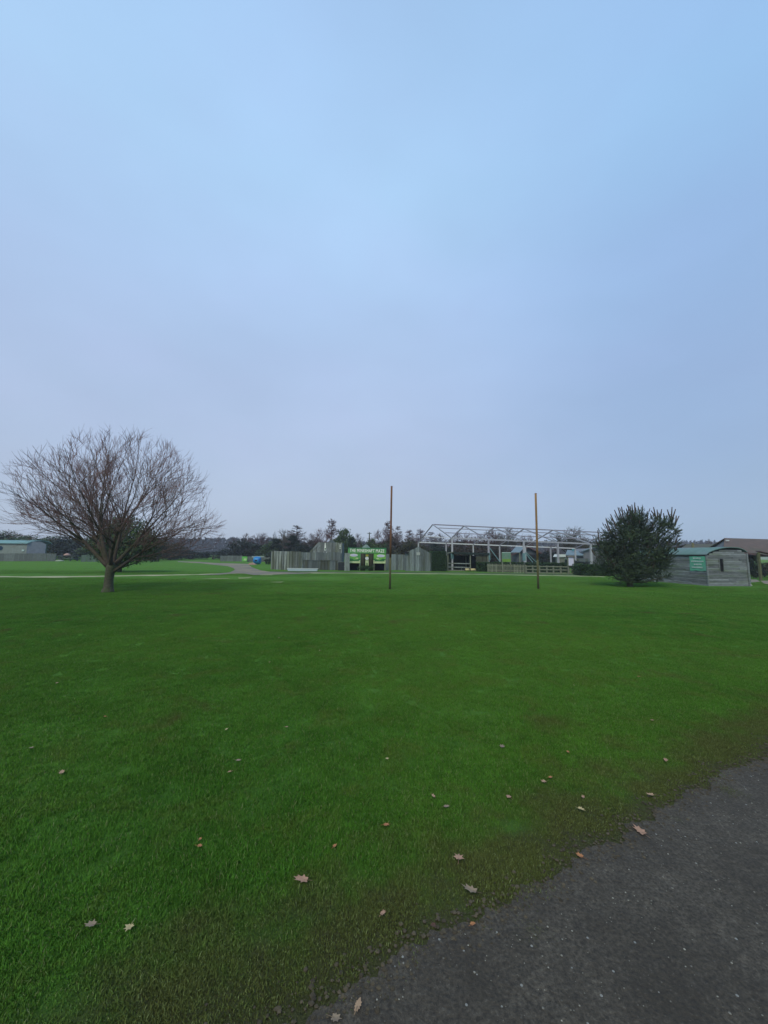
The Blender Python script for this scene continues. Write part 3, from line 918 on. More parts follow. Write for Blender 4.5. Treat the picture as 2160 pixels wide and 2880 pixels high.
    nf = len(nd.f); nd.add(cd.v, cd.f)
    co = nd.build('crown', M['needle'], T); co.data.materials.append(M['candle'])
    for i in range(nf, len(co.data.polygons)): co.data.polygons[i].material_index = 1
pine()

# ------------------------------------------------------------------ the two poles
def pole(pt, pb, w_px, label, mk='pole'):
    b_ = G(*pb); Y = b_.y
    top = P(pt[0], pt[1], Y)
    o = MB(); o2 = MB()
    r_ = w_px / 2 / ppm(Y)
    T = thing('pole', label, 'pole', b_, 'tall poles on the lawn')
    ps = [b_.lerp(top, f) for f in (-.01, .2, .4, .6, .8, 1)]
    o.tube([b_.lerp(top, f) for f in (.30, .5, .75, 1)], [r_, r_ * .98, r_ * .96, r_ * .95], 12)
    o2.tube([b_.lerp(top, f) for f in (-.01, .15, .30)], [r_ * 1.03, r_ * 1.02, r_ * 1.01], 12)
    o.build('shaft', M[mk], T, True)
    o2.build('base', M['pole_base'], T, True, label='olive green lower end')
    o3 = MB(); o3.tube([top, top + Vector((0, 0, .012))], [r_ * 1.08, r_ * 1.04], 12)
    o3.build('cap', M['pole'], T, True)
M['pole_base'] = mat('olive_pole', (.095, .088, .040), (.060, .072, .028), 9, .85, .3, stretch=(1, 1, .25), c3=(.11, .075, .04), s3=1.2)  # olive green colour for the lower end of each pole
M['pole_ochre'] = mat('ochre_pole', (.30, .175, .075), (.19, .115, .050), 9, .8, .3, stretch=(1, 1, .25), c3=(.20, .16, .05), s3=1.)
pole((1101.5, 1368), (1096.5, 1657), 5.6, 'tall rusty pole in front of the mine fence, left of the pair')
pole((1506.5, 1388), (1514, 1656), 6.0, 'tall ochre brown pole before the steel frame, right of the pair', 'pole_ochre')

# ------------------------------------------------------------------ fences of upright boards
def board_fence(name, label, a, b, ha, hb, mt, wd=.16, gap=0.0, cat='fence', jit=.04, posts=True, thick=.025, rails=True, dark=None, group=None):
    """a, b ground points (x, y); ha, hb heights"""
    rnd = random.Random(int(a[0] * 31 + b[1] * 7))
    a, b = Vector((a[0], a[1], 0)), Vector((b[0], b[1], 0))
    T = thing(name, label, cat, a.lerp(b, .5), group)
    d = (b - a); L = d.length; d.normalize()
    nrm = Vector((-d.y, d.x, 0))
    if nrm.y > 0: nrm = -nrm                                   # towards the camera
    o = MB(); n = max(2, int(L / (wd + gap)))
    rot = Matrix.Rotation(math.atan2(d.y, d.x), 3, 'Z')
    for i in range(n):
        f = (i + .5) / n
        h = (ha + (hb - ha) * f) + rnd.uniform(-jit, jit)
        w_ = (L / n - gap) * rnd.uniform(.88, .985)
        c = a.lerp(b, f) + nrm * rnd.uniform(0, .028)
        o.box((c.x, c.y, h / 2), (w_, thick * rnd.uniform(.8, 1.2), h), rot)
    o.build('board_panel', mt, T)
    if rails:
        for k_ in (.25, .8):
            r_ = MB()
            p, q = a - nrm * .045, b - nrm * .045
            r_.bar((p.x, p.y, ha * k_), (q.x, q.y, hb * k_), .06, .09)
            r_.build('rail', mt, T)
    if posts:
        m_ = max(2, int(L / 2.4) + 1)
        for i in range(m_):
            f = i / (m_ - 1)
            c = a.lerp(b, f) - nrm * .13
            p_ = MB(); hh = (ha + (hb - ha) * f) * .97
            p_.box((c.x, c.y, hh / 2), (.1, .1, hh), rot)
            p_.build('post', mt, T)
    return T
def hgt(px, topy, basepx, basey):
    Y = G(basepx, basey).y
    return P(px, topy, Y).z
gx = lambda px, py: G(px, py).xy
# left, pale uneven slabs
slab = board_fence('plank_fence', 'pale grey fence of uneven slabs behind the white trough, left end of the mine', gx(761, 1601), gx(846, 1605), hgt(761, 1550, 761, 1601), hgt(846, 1551, 846, 1605), M['planks_pale'], .30, .06, jit=.03)
bk_ = MB(); a_, b_ = gx(762, 1601), gx(845, 1605); bk_.bar((a_[0], a_[1] + .06, .85), (b_[0], b_[1] + .06, .85), .03, 1.66); bk_.build('backing', M['planks_dark'], slab)
# middle, darker
dkf = board_fence('plank_fence', 'dark weathered plank fence below the sloping tower', gx(847, 1602), gx(958, 1603.5), hgt(847, 1553.5, 847, 1602), hgt(958, 1553, 958, 1603.5), M['planks'], .20, jit=.012)
lw_ = MB(); a_, b_ = Vector(gx(848, 1602.3)), Vector(gx(951, 1603.6)); n_ = 26
for i_ in range(n_):
    p_, q_ = a_.lerp(b_, i_ / n_), a_.lerp(b_, (i_ + .95) / n_)
    lw_.prism([(p_.x, p_.y - .08, 0), (q_.x, q_.y - .08, 0), (q_.x, q_.y - .08, .86 + .02 * (i_ % 3)), (p_.x, p_.y - .08, .86 + .02 * (i_ % 3))], (0, .03, 0))
lw_.build('lower_boards', M['planks_dark'], dkf)
lw_ = MB(); lw_.bar((a_.x, a_.y - .10, .90), (b_.x, b_.y - .10, .90), .05, .05); lw_.build('capping_rail', M['planks_dark'], dkf)
board_fence('plank_fence', 'narrow pale fence panel just left of the green maze front', gx(968, 1605.5), gx(983, 1605.5), 1.62, 1.62, M['planks_pale'], .2, jit=.02, posts=False)
board_fence('plank_fence', 'low grey plank wall between the maze front and the arched gate', gx(1086, 1603.5), gx(1140, 1603.5), hgt(1110, 1558.5, 1110, 1603.5), hgt(1110, 1559.5, 1110, 1603.5), M['planks'], .22, jit=.015)
# lower skirt of the dark fence
Yf = G(900, 1602).y

# sloping tower above the dark fence
def tower():
    Y = Yf + .55
    T = thing('lookout_tower', 'grey boarded tower with a slanted left side above the plank fence', 'tower', (P(920, 1540, Y).x, Y, 0))
    pl = [P(x, y, Y) for x, y in ((873, 1553), (899, 1525.5), (915, 1525), (962, 1526), (962, 1553))]
    base_l = Vector((pl[0].x, Y, .1)); base_r = Vector((pl[-1].x, Y, .1))
    # front made of boards, each clipped by the slanted top
    rnd = random.Random(4)
    o = MB()
    x0, x1 = pl[0].x, pl[-1].x
    def top(x):
        if x < pl[1].x: return pl[0].z + (pl[1].z - pl[0].z) * (x - x0) / (pl[1].x - x0)
        return pl[1].z + .02 * math.sin(x * 9)
    n = 24
    for i in range(n):
        a_, b_ = x0 + (x1 - x0) * i / n, x0 + (x1 - x0) * (i + .95) / n
        yo = rnd.uniform(0, .02)
        o.prism([(a_, Y - yo, 0), (b_, Y - yo, 0), (b_, Y - yo, top(b_)), (a_, Y - yo, top(a_))], (0, .05, 0))
    o.build('front_boards', M['planks_pale'], T)
    s = MB()
    s.prism([(x0, Y + .06, 0), (x1, Y + .06, 0), (x1, Y + .06, pl[4 - 1].z - .04), (pl[1].x, Y + .06, pl[1].z - .05), (x0, Y + .06, pl[0].z - .05)], (0, 1.9, 0))
    s.build('side_walls', M['planks_dark'], T)
    t_ = MB()
    t_.bar((x0, Y - .06, pl[0].z), (pl[1].x, Y - .06, pl[1].z), .05, .16)
    a_, b_ = P(890, 1553, Y), P(903, 1533, Y)
    t_.bar((a_.x, Y - .06, a_.z), (b_.x, Y - .06, b_.z), .05, .07)
    t_.build('slanted_rail', M['planks_pale'], T)
    pk = MB()
    a_, b_, c_ = P(924, 1526, Y), P(932, 1519, Y), P(941, 1526, Y)
    pk.prism([(a_.x, Y, a_.z), (c_.x, Y, c_.z), (b_.x + .1, Y, b_.z), (b_.x - .1, Y, b_.z)], (0, .3, 0))
    pk.build('peak', M['planks_dark'], T)
tower()
def cone_sign(px, y0, y1, wpx, label, dots):
    Y = Yf + .55 - .09
    b_ = P(px, y1, Y); tp = P(px, y0, Y); wv = wpx / 2 / ppm(Y)
    T = thing('painted_sign', label, 'sign', b_)
    o = MB(); o.prism([(b_.x - wv, Y, b_.z + .1), (b_.x + wv, Y, b_.z + .1), (tp.x + wv * .25, Y, tp.z), (tp.x - wv * .25, Y, tp.z)], (0, .02, 0))
    o.build('panel', M['sign_white'], T)
    g_ = MB(); h = tp.z - b_.z
    g_.box((b_.x, Y - .006, b_.z + .1 + h * .18), (wv * 1.0, .006, h * .22))
    g_.build('green_band', M['sign_mid'], T)
    if dots:
        for s in (-1, 1):
            d_ = MB(); c = P(px + s * 4.0, 1553.5, Y)
            pts_ = [(c.x + math.cos(a * math.pi / 5) * .06, Y, c.z + math.sin(a * math.pi / 5) * .06) for a in range(10)]
            d_.prism(pts_, (0, .02, 0)); d_.build('white_disc', M['white'], T)
cone_sign(914.5, 1527, 1551, 6.0, 'tall white and green tapering sign with two discs on the tower', True)
cone_sign(956.5, 1530, 1546, 3.6, 'narrow white tapering sign at the right edge of the tower', False)

# dark slatted crate
def crate():
    g0, g1 = G(952, 1604), G(970, 1604)
    z1 = P(960, 1581.5, g0.y - .3).z
    T = thing('slatted_crate', 'black slatted crate against the fence left of the maze front', 'crate', ((g0.x + g1.x) / 2, g0.y - .25, 0))
    o = MB(); cx = (g0.x + g1.x) / 2; w_ = g1.x - g0.x; Y = g0.y - .35
    for i in range(5):
        z = .08 + i * (z1 - .1) / 4.6
        o.box((cx, Y - .03, z), (w_, .03, .11))
    o.build('slats', mat('crate_slat', (.035, .045, .055), None, 5, .8, .1), T)
    b_ = MB(); b_.box((cx, Y + .18, z1 / 2), (w_ * .98, .36, z1)); b_.build('body', M['dark'], T)
    t_ = MB(); t_.box((cx, Y + .17, z1 + .02), (w_ * 1.08, .46, .035)); t_.build('lid', M['planks'], T)
crate()
# long white trough
def trough():
    a, b = G(808, 1606), G(893, 1606)
    Y = a.y - .25
    x0, x1 = P(807, 1600, Y).x, P(893, 1600, Y).x
    z1 = .22
    T = thing('feed_trough', 'long low white trough lying before the pale slab fence', 'trough', ((x0 + x1) / 2, Y, 0))
    o = MB()
    o.prism([(x0, Y, z1), (x0 + .10, Y, .03), (x1 - .06, Y, .03), (x1, Y, z1)], (0, .3, 0))
    o.build('body', mat('trough_white', (.42, .52, .58), (.34, .44, .50), 3, .5, .05), T)
    r_ = MB()
    r_.box(((x0 + x1) / 2, Y - .015, z1 + .01), (x1 - x0 + .03, .03, .03)); r_.box(((x0 + x1) / 2, Y + .315, z1 + .01), (x1 - x0 + .03, .03, .03))
    r_.build('rim', M['white'], T)
trough()

# ------------------------------------------------------------------ maze front
def text_mesh(txt, size, extr, offset=.0):
    cu = bpy.data.curves.new('lettering', 'FONT')
    cu.body = txt; cu.size = size; cu.extrude = extr; cu.offset = offset
    cu.space_character = 1.12
    cu.align_x = 'CENTER'; cu.align_y = 'CENTER'; cu.resolution_u = 3
    ob = bpy.data.objects.new('tmp', cu)
    C.objects.link(ob)
    dg = bpy.context.evaluated_depsgraph_get()
    me = bpy.data.meshes.new_from_object(ob.evaluated_get(dg))
    bpy.data.objects.remove(ob)
    return me
def maze():
    Y = G(1030, 1605).y
    XX = lambda px: P(px, 1570, Y).x
    ZZ = lambda py: P(1030, py, Y).z
    T = thing('maze_front', 'green painted maze entrance with white lettering and two black doorways', 'maze entrance', (XX(1031), Y, 0))
    def panel(name, x0, x1, y0, y1, m_, dy=0., th=.03, par=None, label=None):
        o = MB(); o.box(((XX(x0) + XX(x1)) / 2, Y - dy - th / 2, (ZZ(y0) + ZZ(y1)) / 2), (abs(XX(x1) - XX(x0)), th, abs(ZZ(y0) - ZZ(y1))))
        return o.build(name, m_, par or T, label=label)
    hd = panel('header_board', 978.5, 1086, 1541.8, 1556.3, mat('header_green', (.095, .32, .10), (.08, .28, .08), 3, .5, 0), .06, .06)
    panel('top_trim', 977.5, 1087, 1540.6, 1543.6, M['sign_edge'], .065, .09)
    me = text_mesh('THE MINESHAFT MAZE', .43, .012, .007)
    lo = bpy.data.objects.new('lettering', me); me.materials.append(M['sign_white'])
    me.update()
    xs = [v.co.x for v in me.vertices]; wtxt = max(xs) - min(xs)
    C.objects.link(lo); lo.parent = T
    sx = (XX(1080.5) - XX(983.5)) / wtxt
    lo.scale = (sx, 1.0, 1.0)
    lo.rotation_euler = (R(90), R(.5), 0)
    lo.location = (XX(1032) - T.location.x, -.135, ZZ(1549.2))
    # side panels
    for x0, x1, s in ((979.5, 1013.5, 1), (1051, 1084.5, -1)):
        xm = (x0 + x1) / 2
        panel('side_panel', x0, x1, 1556.3, 1584.0, M['sign_green'], .03, .05)
        # darker hills of the painted landscape
        h_ = MB(); n = 14
        pts_ = [(XX(x0 + .5), Y - .092, ZZ(1582))]
        for i in range(n + 1):
            xx = x0 + .5 + (x1 - x0 - 1) * i / n
            pts_.append((XX(xx), Y - .092, ZZ(1573.5 - 2.2 * math.sin(i * .55 + (0 if s > 0 else 1.6)) - (i % 3) * .35)))
        pts_.append((XX(x1 - .5), Y - .092, ZZ(1582)))
        h_.prism(pts_, (0, .01, 0)); h_.build('painted_hills', M['sign_mid'], T)
        # oval plaque
        c = (983 + 1007) / 2 if s > 0 else (1060.5 + 1081.5) / 2
        yc = 1561.8 if s > 0 else 1563
        ov = MB()
        ov.prism([(XX(c + 11.3 * math.cos(a * math.pi / 12)), Y - .10, ZZ(yc + 4.0 * math.sin(a * math.pi / 12))) for a in range(24)], (0, .02, 0))
        op = ov.build('oval_plaque', M['white'], T)
        ov = MB()
        ov.prism([(XX(c + 8.6 * math.cos(a * math.pi / 12)), Y - .106, ZZ(yc + 2.6 * math.sin(a * math.pi / 12))) for a in range(24)], (0, .005, 0))
        ov.build('plaque_face', M['lilac'], op)
        # small pale boulder shape painted above the cart
        bl = MB(); bc = 1004 if s > 0 else 1062
        bl.prism([(XX(bc + 4 * math.cos(a * math.pi / 6)), Y - .098, ZZ(1570.5 + 2.0 * math.sin(a * math.pi / 6))) for a in range(12)], (0, .005, 0))
        bl.build('painted_mound', M['cream'], T)
        # beam with two end posts over the black doorway
        panel('lintel', x0 + .5, x1 - .5, 1578.6, 1584.0, M['cream'], .10, .10)
        for xe in (x0 + 1.2, x1 - 1.6):
            panel('lintel_post', xe - 1.5, xe + 1.5, 1575.5, 1584.2, M['cream'], .14, .12)
            panel('door_post', xe - 1.1, xe + 1.3, 1584.4, 1605, M['fence_wood'], .06, .10)
        # doorway: a recess, its darkness put into near-black walls
        d_ = MB()
        a0, a1 = XX(x0 + 3.0), XX(x1 - 4.3)
        z1 = ZZ(1584.2)
        d_.box(((a0 + a1) / 2, Y + .65, z1 / 2), (a1 - a0, .04, z1))
        d_.box((a0 - .02, Y + .33, z1 / 2), (.04, .62, z1)); d_.box((a1 + .02, Y + .33, z1 / 2), (.04, .62, z1))
        d_.box(((a0 + a1) / 2, Y + .33, z1 + .02), (a1 - a0 + .08, .62, .03))
        d_.build('doorway', M['dark'], T)
    # middle: two dark trunks, painted post between them, low hedge beneath
    for x0, x1 in ((1014.5, 1027.2), (1037.3, 1050.6)):
        o = MB(); xc = (XX(x0) + XX(x1)) / 2; r_ = (XX(x1) - XX(x0)) / 2
        o.tube([(xc, Y + .05, -.02), (xc, Y + .05, .9), (xc, Y + .05, ZZ(1557)), (xc, Y + .05, ZZ(1556.4))], [r_ * 1.05, r_, r_ * .98, r_ * .8], 12)
        o.build('round_pillar', M['barrel_brown'], T, True)
    panel('middle_board', 1027.4, 1037.1, 1556.5, 1600, M['sign_mid'], -.06, .04)
    wp = MB()
    wp.prism([(XX(1032.2 + 5.0 * math.cos(a * math.pi / 8)), Y - .06, ZZ(1570.5 + 4.6 * math.sin(a * math.pi / 8))) for a in range(16)], (0, .03, 0))
    wp.build('round_plaque', M['white'], T)
    panel('pale_panel', 1028.0, 1036.6, 1575.5, 1583, M['cream'], -.02, .03)
    for xx in (1028.2, 1034.2):
        panel('pale_panel', xx, xx + 2.6, 1583, 1590.5, M['cream'], -.02, .03)
    panel('pale_panel', 1028.6, 1036, 1558, 1565, M['yellow'], -.02, .03)
    hb = MB(); rnd = random.Random(8)
    for i in range(9):
        leaf_cloud(hb, (XX(1012 + 4.6 * i), Y - .12, .22 + .05 * (i % 3)), .28, .16, .26, 260, .035, rnd)
    hb.build('low_greenery', M['hedge'], T)
maze()
# pointed tent roof behind the front
def tent():
    Y = 46.
    b_ = P(1029, 1560, Y); x0, x1 = P(1013, 1543, Y).x, P(1046, 1543, Y).x
    zt, z1 = P(1029, 1531.5, Y).z, P(1029, 1544.5, Y).z
    T = thing('tent', 'grey green pointed tent showing above the maze lettering', 'tent', (b_.x, Y, 0))
    o = MB(); xc = (x0 + x1) / 2; r_ = (x1 - x0) / 2
    prof = [(1.0, z1), (.72, z1 + (zt - z1) * .30), (.40, z1 + (zt - z1) * .72), (.22, z1 + (zt - z1) * .94), (.06, zt)]
    n = 12; vs, fs = [], []
    for r2, z in prof:
        for j in range(n):
            a = 2 * math.pi * j / n
            vs.append((xc + math.cos(a) * r_ * r2, Y + math.sin(a) * r_ * r2, z))
    for i in range(len(prof) - 1):
        for j in range(n):
            fs.append((i * n + j, i * n + (j + 1) % n, (i + 1) * n + (j + 1) % n, (i + 1) * n + j))
    fs.append(tuple(range((len(prof) - 1) * n, len(prof) * n)))
    o.add(vs, fs); o.build('roof', M['tent'], T, True)
    w_ = MB(); w_.tube([(xc, Y, 0), (xc, Y, z1)], [r_ * .96, r_ * .96], 12); w_.build('wall', M['tent'], T)
tent()
# arched gate of tall boards
def arch_gate():
    g0, g1 = G(1143, 1606), G(1208, 1606)
    Y = g0.y; x0, x1 = g0.x, g1.x
    T = thing('arched_gate', 'tall grey board gate with arched top and a paper notice', 'gate', ((x0 + x1) / 2, Y, 0))
    o = MB(); rnd = random.Random(5); n = 13
    zs = [P(x, y, Y).z for x, y in ((1143, 1553), (1160, 1546), (1176, 1536.5), (1190, 1546), (1208, 1556))]
    def top(f):
        k_ = f * 4; i = min(int(k_), 3); return zs[i] + (zs[i + 1] - zs[i]) * (k_ - i)
    for i in range(n):
        a_, b_ = x0 + (x1 - x0) * i / n, x0 + (x1 - x0) * (i + .93) / n
        yo = rnd.uniform(0, .05)
        ta, tb = top(i / n) + rnd.uniform(-.03, .03), top((i + .93) / n) + rnd.uniform(-.03, .03)
        o.prism([(a_, Y - yo, 0), (b_, Y - yo, 0), (b_, Y - yo, tb), (a_, Y - yo, ta)], (0, .04, 0))
    o.build('board_panel', M['planks'], T)
    for zr_ in (.5, 1.35):
        r_ = MB(); r_.bar((x0, Y + .07, zr_), (x1, Y + .07, zr_), .05, .12); r_.build('rail', M['planks_dark'], T)
    for x in (x0 - .06, x1 + .06):
        p_ = MB(); p_.box((x, Y + .03, .85), (.11, .11, 1.7)); p_.build('post', M['planks_dark'], T)
    q = P(1176.5, 1557.5, Y - .1)
    nb_ = MB(); nb_.box((q.x, Y - .07, q.z), (.34, .01, .28)); s = nb_.build('paper_notice', mat('paper', (.34, .38, .36), (.28, .32, .30), 8, .8, 0), T)
    c_ = MB(); q = P(1144, 1554, Y); c_.box((q.x, Y - .12, q.z), (.34, .2, .12)); c_.build('dark_bracket', M['dark'], T)
arch_gate()

# ------------------------------------------------------------------ clipped hedges
def hedge(label, px0, px1, y0, y1, Y, depth, n, mt=None, size=.05, name='hedge'):
    a, b = P(px0, y1, Y), P(px1, y1, Y)
    z1 = P((px0 + px1) / 2, y0, Y).z; z0 = max(0, P((px0 + px1) / 2, y1, Y).z)
    z0 = 0
    x0, x1 = a.x, b.x
    T = thing(name, label, 'hedge', ((x0 + x1) / 2, Y, 0))
    rnd = random.Random(int(px0))
    o = MB()
    for _ in range(n):
        face = rnd.random()
        x, y, z = rnd.uniform(x0, x1), Y + rnd.uniform(0, depth), rnd.uniform(z0, z1)
        if face < .55: y = Y + abs(rnd.gauss(0, .05))
        elif face < .85: z = z1 - abs(rnd.gauss(0, .06))
        else: x = x0 + abs(rnd.gauss(0, .05)) if rnd.random() < .5 else x1 - abs(rnd.gauss(0, .05))
        z += .05 * noise.noise(Vector((x * 2, 0, 0)))
        u = Vector((rnd.gauss(0, 1), rnd.gauss(0, 1), rnd.gauss(0, 1))).normalized(); v = rand_perp(u, rnd)
        p = Vector((x, y, z)); s = size * rnd.uniform(.6, 1.3)
        o.add([p - u * s, p + v * s * .55, p + u * s, p - v * s * .55], [(0, 1, 2, 3)])
    o.build('foliage', mt or M['hedge'], T)
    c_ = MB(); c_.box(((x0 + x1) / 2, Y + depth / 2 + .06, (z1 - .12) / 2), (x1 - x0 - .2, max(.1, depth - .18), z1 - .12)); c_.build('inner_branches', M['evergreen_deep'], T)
Yh_ = G(1234, 1607).y
hedge('tall square clipped dark hedge between the arched gate and the shelter', 1211, 1256, 1551, 1607, Yh_, 1.4, 6500)
hedge('low dark hedge running behind the picket and rail fences', 1345, 1600, 1582, 1608, 36.6, .9, 7000, size=.06)
hedge('block of dark hedge just left of the pine', 1637, 1730, 1589, 1619, G(1680, 1620).y, 1.6, 5200, size=.06)
hedge('short hedge stub behind the small white notice board', 1617, 1640, 1584, 1606, 36., .8, 1400, M['evergreen'], size=.06)

# ------------------------------------------------------------------ open shelter with rails
def shelter():
    Y = G(1280, 1606).y
    XX = lambda px: P(px, 1570, Y).x
    ZZ = lambda py: P(1315, py, Y).z
    T = thing('open_shelter', 'open timber shelter with flat black roof beside the tall clipped hedge', 'shelter', (XX(1315), Y, 0))
    o = MB(); x0, x1 = XX(1272), XX(1376); z1 = ZZ(1552)
    o.prism([(x0, Y - .15, z1 - .02), (x1, Y - .15, z1 - .10), (x1, Y - .15, z1 - .32), (x0, Y - .15, z1 - .22)], (0, 2.6, 0))
    o.build('roof', M['shelter_roof'], T)
    b_ = MB(); b_.bar((XX(1256), Y - .2, ZZ(1556.5)), (XX(1274), Y - .2, ZZ(1552.8)), .08, .07); b_.build('eaves_board', M['fence_wood'], T)
    for px, yy in ((1259.5, 0), (1322.5, 0), (1372, 0), (1262, 2.2), (1324, 2.2), (1370, 2.2)):
        p_ = MB(); p_.box((XX(px), Y + yy, ZZ(1558) / 2), (.10, .10, ZZ(1558))); p_.build('post', M['fence_wood'], T)
    for zz in (1584.5, 1595.5):
        r_ = MB(); r_.bar((XX(1259), Y - .07, ZZ(zz)), (XX(1323), Y - .07, ZZ(zz + .8)), .04, .09); r_.build('rail', M['planks_pale'], T)
    r_ = MB(); r_.bar((XX(1259), Y - .03, .06), (XX(1345), Y - .03, .06), .06, .10); r_.build('bottom_rail', M['fence_wood'], T)
    w_ = MB(); rnd = random.Random(2)
    xa, xb = XX(1338), XX(1374); n = 9
    for i in range(n):
        w_.box((xa + (xb - xa) * (i + .5) / n, Y - .02 - rnd.uniform(0, .02), ZZ(1562) / 2), ((xb - xa) / n * .94, .03, ZZ(1562)))
    w_.build('board_wall', mat('brown_green_boards', (.060, .070, .048), (.040, .046, .032), 5, .9, .2, island=.3), T)
    k_ = MB(); k_.box((XX(1315), Y + 2.3, .75), (XX(1372) - XX(1258), .05, 1.5)); k_.build('back_wall', M['evergreen_deep'], T)
    bn = MB(); bn.box((XX(1290), Y + 1.2, .42), (1.6, .5, .06)); bn.box((XX(1276), Y + 1.2, .2), (.08, .4, .4)); bn.box((XX(1304), Y + 1.2, .2), (.08, .4, .4))
    bt = bn
    bo = solo('bench', bt, M['planks_dark'], 'dark wooden bench inside the open shelter', 'bench', (XX(1290), Y + 1.2, 0))
    return Y
Ysh = shelter()
for i, (px, lb, wd) in enumerate(((1313.5, 'cut pale log on the shelter floor, left of two', .42), (1329.5, 'cut pale log under the shelter rail, right of two', .50))):
    c = P(px, 1600.5, Ysh - .35)
    T = thing('cut_log', lb, 'log', (c.x, c.y, 0), 'pale cut logs by the shelter')
    o = MB(); o.tube([(c.x - wd / 2, c.y, .15), (c.x + wd / 2, c.y, .15)], [.12, .125], 10); o.build('wood', M['logs'], T, True)
    e = MB(); e.tube([(c.x - wd / 2 - .012, c.y, .15), (c.x - wd / 2 + .03, c.y, .15)], [.125, .13], 10); e.build('bark_ring', M['log_bark'], T, True)

# ------------------------------------------------------------------ picket and rail fences
board_fence('picket_fence', 'grey green picket fence right of the open shelter', gx(1372, 1609), gx(1478, 1612), hgt(1372, 1585.5, 1372, 1609), hgt(1478, 1588, 1478, 1612), M['fence_wood'], .075, .045, jit=.015)
def rail_fence():
    a, b = G(1479, 1612.5), G(1636, 1615)
    T = thing('rail_fence', 'post and rail fence between the picket fence and the hedge block', 'fence', a.lerp(b, .5))
    H = P(1500, 1591, a.y).z
    for px in (1480, 1499, 1518, 1539, 1557.5, 1578, 1601, 1618, 1632):
        f = (px - 1479) / (1636 - 1479)
        c = a.lerp(b, f); o = MB(); o.box((c.x, c.y, H / 2), (.115, .09, H + .04)); o.build('post', M['fence_wood'], T)
    for fr in (.93, .52, .10):
        o = MB(); p, q = a + Vector((0, -.07, H * fr)), b + Vector((0, -.07, H * fr * .97)); o.bar(p, q, .035, .085); o.build('rail', M['fence_wood'], T)
rail_fence()

# ------------------------------------------------------------------ notice boards
def notice(label, x0, x1, y0, y1, Y, post_px, mt, kind):
    a, b = P(x0, y0, Y), P(x1, y1, Y)
    T = thing('notice_board', label, 'notice board', ((a.x + b.x) / 2, Y, 0))
    o = MB(); o.box(((a.x + b.x) / 2, Y - .03, (a.z + b.z) / 2), (b.x - a.x, .03, a.z - b.z)); pn = o.build('panel', mt, T)
    if kind == 'green':
        l_ = MB(); l_.box(((a.x + b.x) / 2, Y - .05, b.z + (a.z - b.z) * .16), (b.x - a.x - .02, .008, (a.z - b.z) * .31)); l_.build('lime_band', M['board_lime'], pn)
        l_ = MB(); l_.box(((a.x + b.x) / 2, Y - .05, a.z - .03), (b.x - a.x, .01, .05)); l_.build('white_edge', M['banner_print'], pn)
        g_ = MB(); rnd = random.Random(6)
        for i in range(4):
            g_.box(((a.x + b.x) / 2 + rnd.uniform(-.05, .05), Y - .05, a.z - .18 - i * .12), ((b.x - a.x) * rnd.uniform(.35, .6), .006, .05))
        g_.build('faded_print', mat('faded_print', (.20, .28, .24), None, 12, .7, 0), pn)
    else:
        fr = MB()
        xm, wv, zt, zb = (a.x + b.x) / 2, (b.x - a.x) / 2, a.z, b.z
        fr.box((xm - wv - .02, Y - .04, (zt + zb) / 2), (.04, .06, zt - zb + .08)); fr.box((xm + wv + .02, Y - .04, (zt + zb) / 2), (.04, .06, zt - zb + .08))
        fr.box((xm, Y - .04, zb - .025), (wv * 2 - .002, .06, .04)); fr.build('frame', M['fence_wood'], T)
        rf = MB(); rf.prism([(xm - wv - .10, Y - .14, zt + .04), (xm + wv + .10, Y - .14, zt + .02), (xm + wv + .02, Y - .14, zt + .12), (xm - wv * .2, Y - .14, zt + .15)], (0, .24, 0)); rf.build('roof', mat('notice_roof', (.20, .18, .16), None, 6, .8, .1), T)
    for px in post_px:
        q = P(px, y1, Y); p_ = MB(); p_.box((q.x, Y + .035, (a.z) / 2), (.10, .10, a.z)); p_.build('post', M['fence_wood'], T)
notice('green notice board with lime lower band above the picket fence', 1411.5, 1436, 1553, 1580.5, 35.2, (1413, 1435.5), M['board_green'], 'green')
notice('white notice board under a little roof by the rail fence', 1597.5, 1613.3, 1567.5, 1590.5, G(1598, 1614.5).y - .15, (1598.5, 1612.5), mat('notice_white', (.60, .63, .76), (.54, .57, .70), 3, .4, 0), 'white')

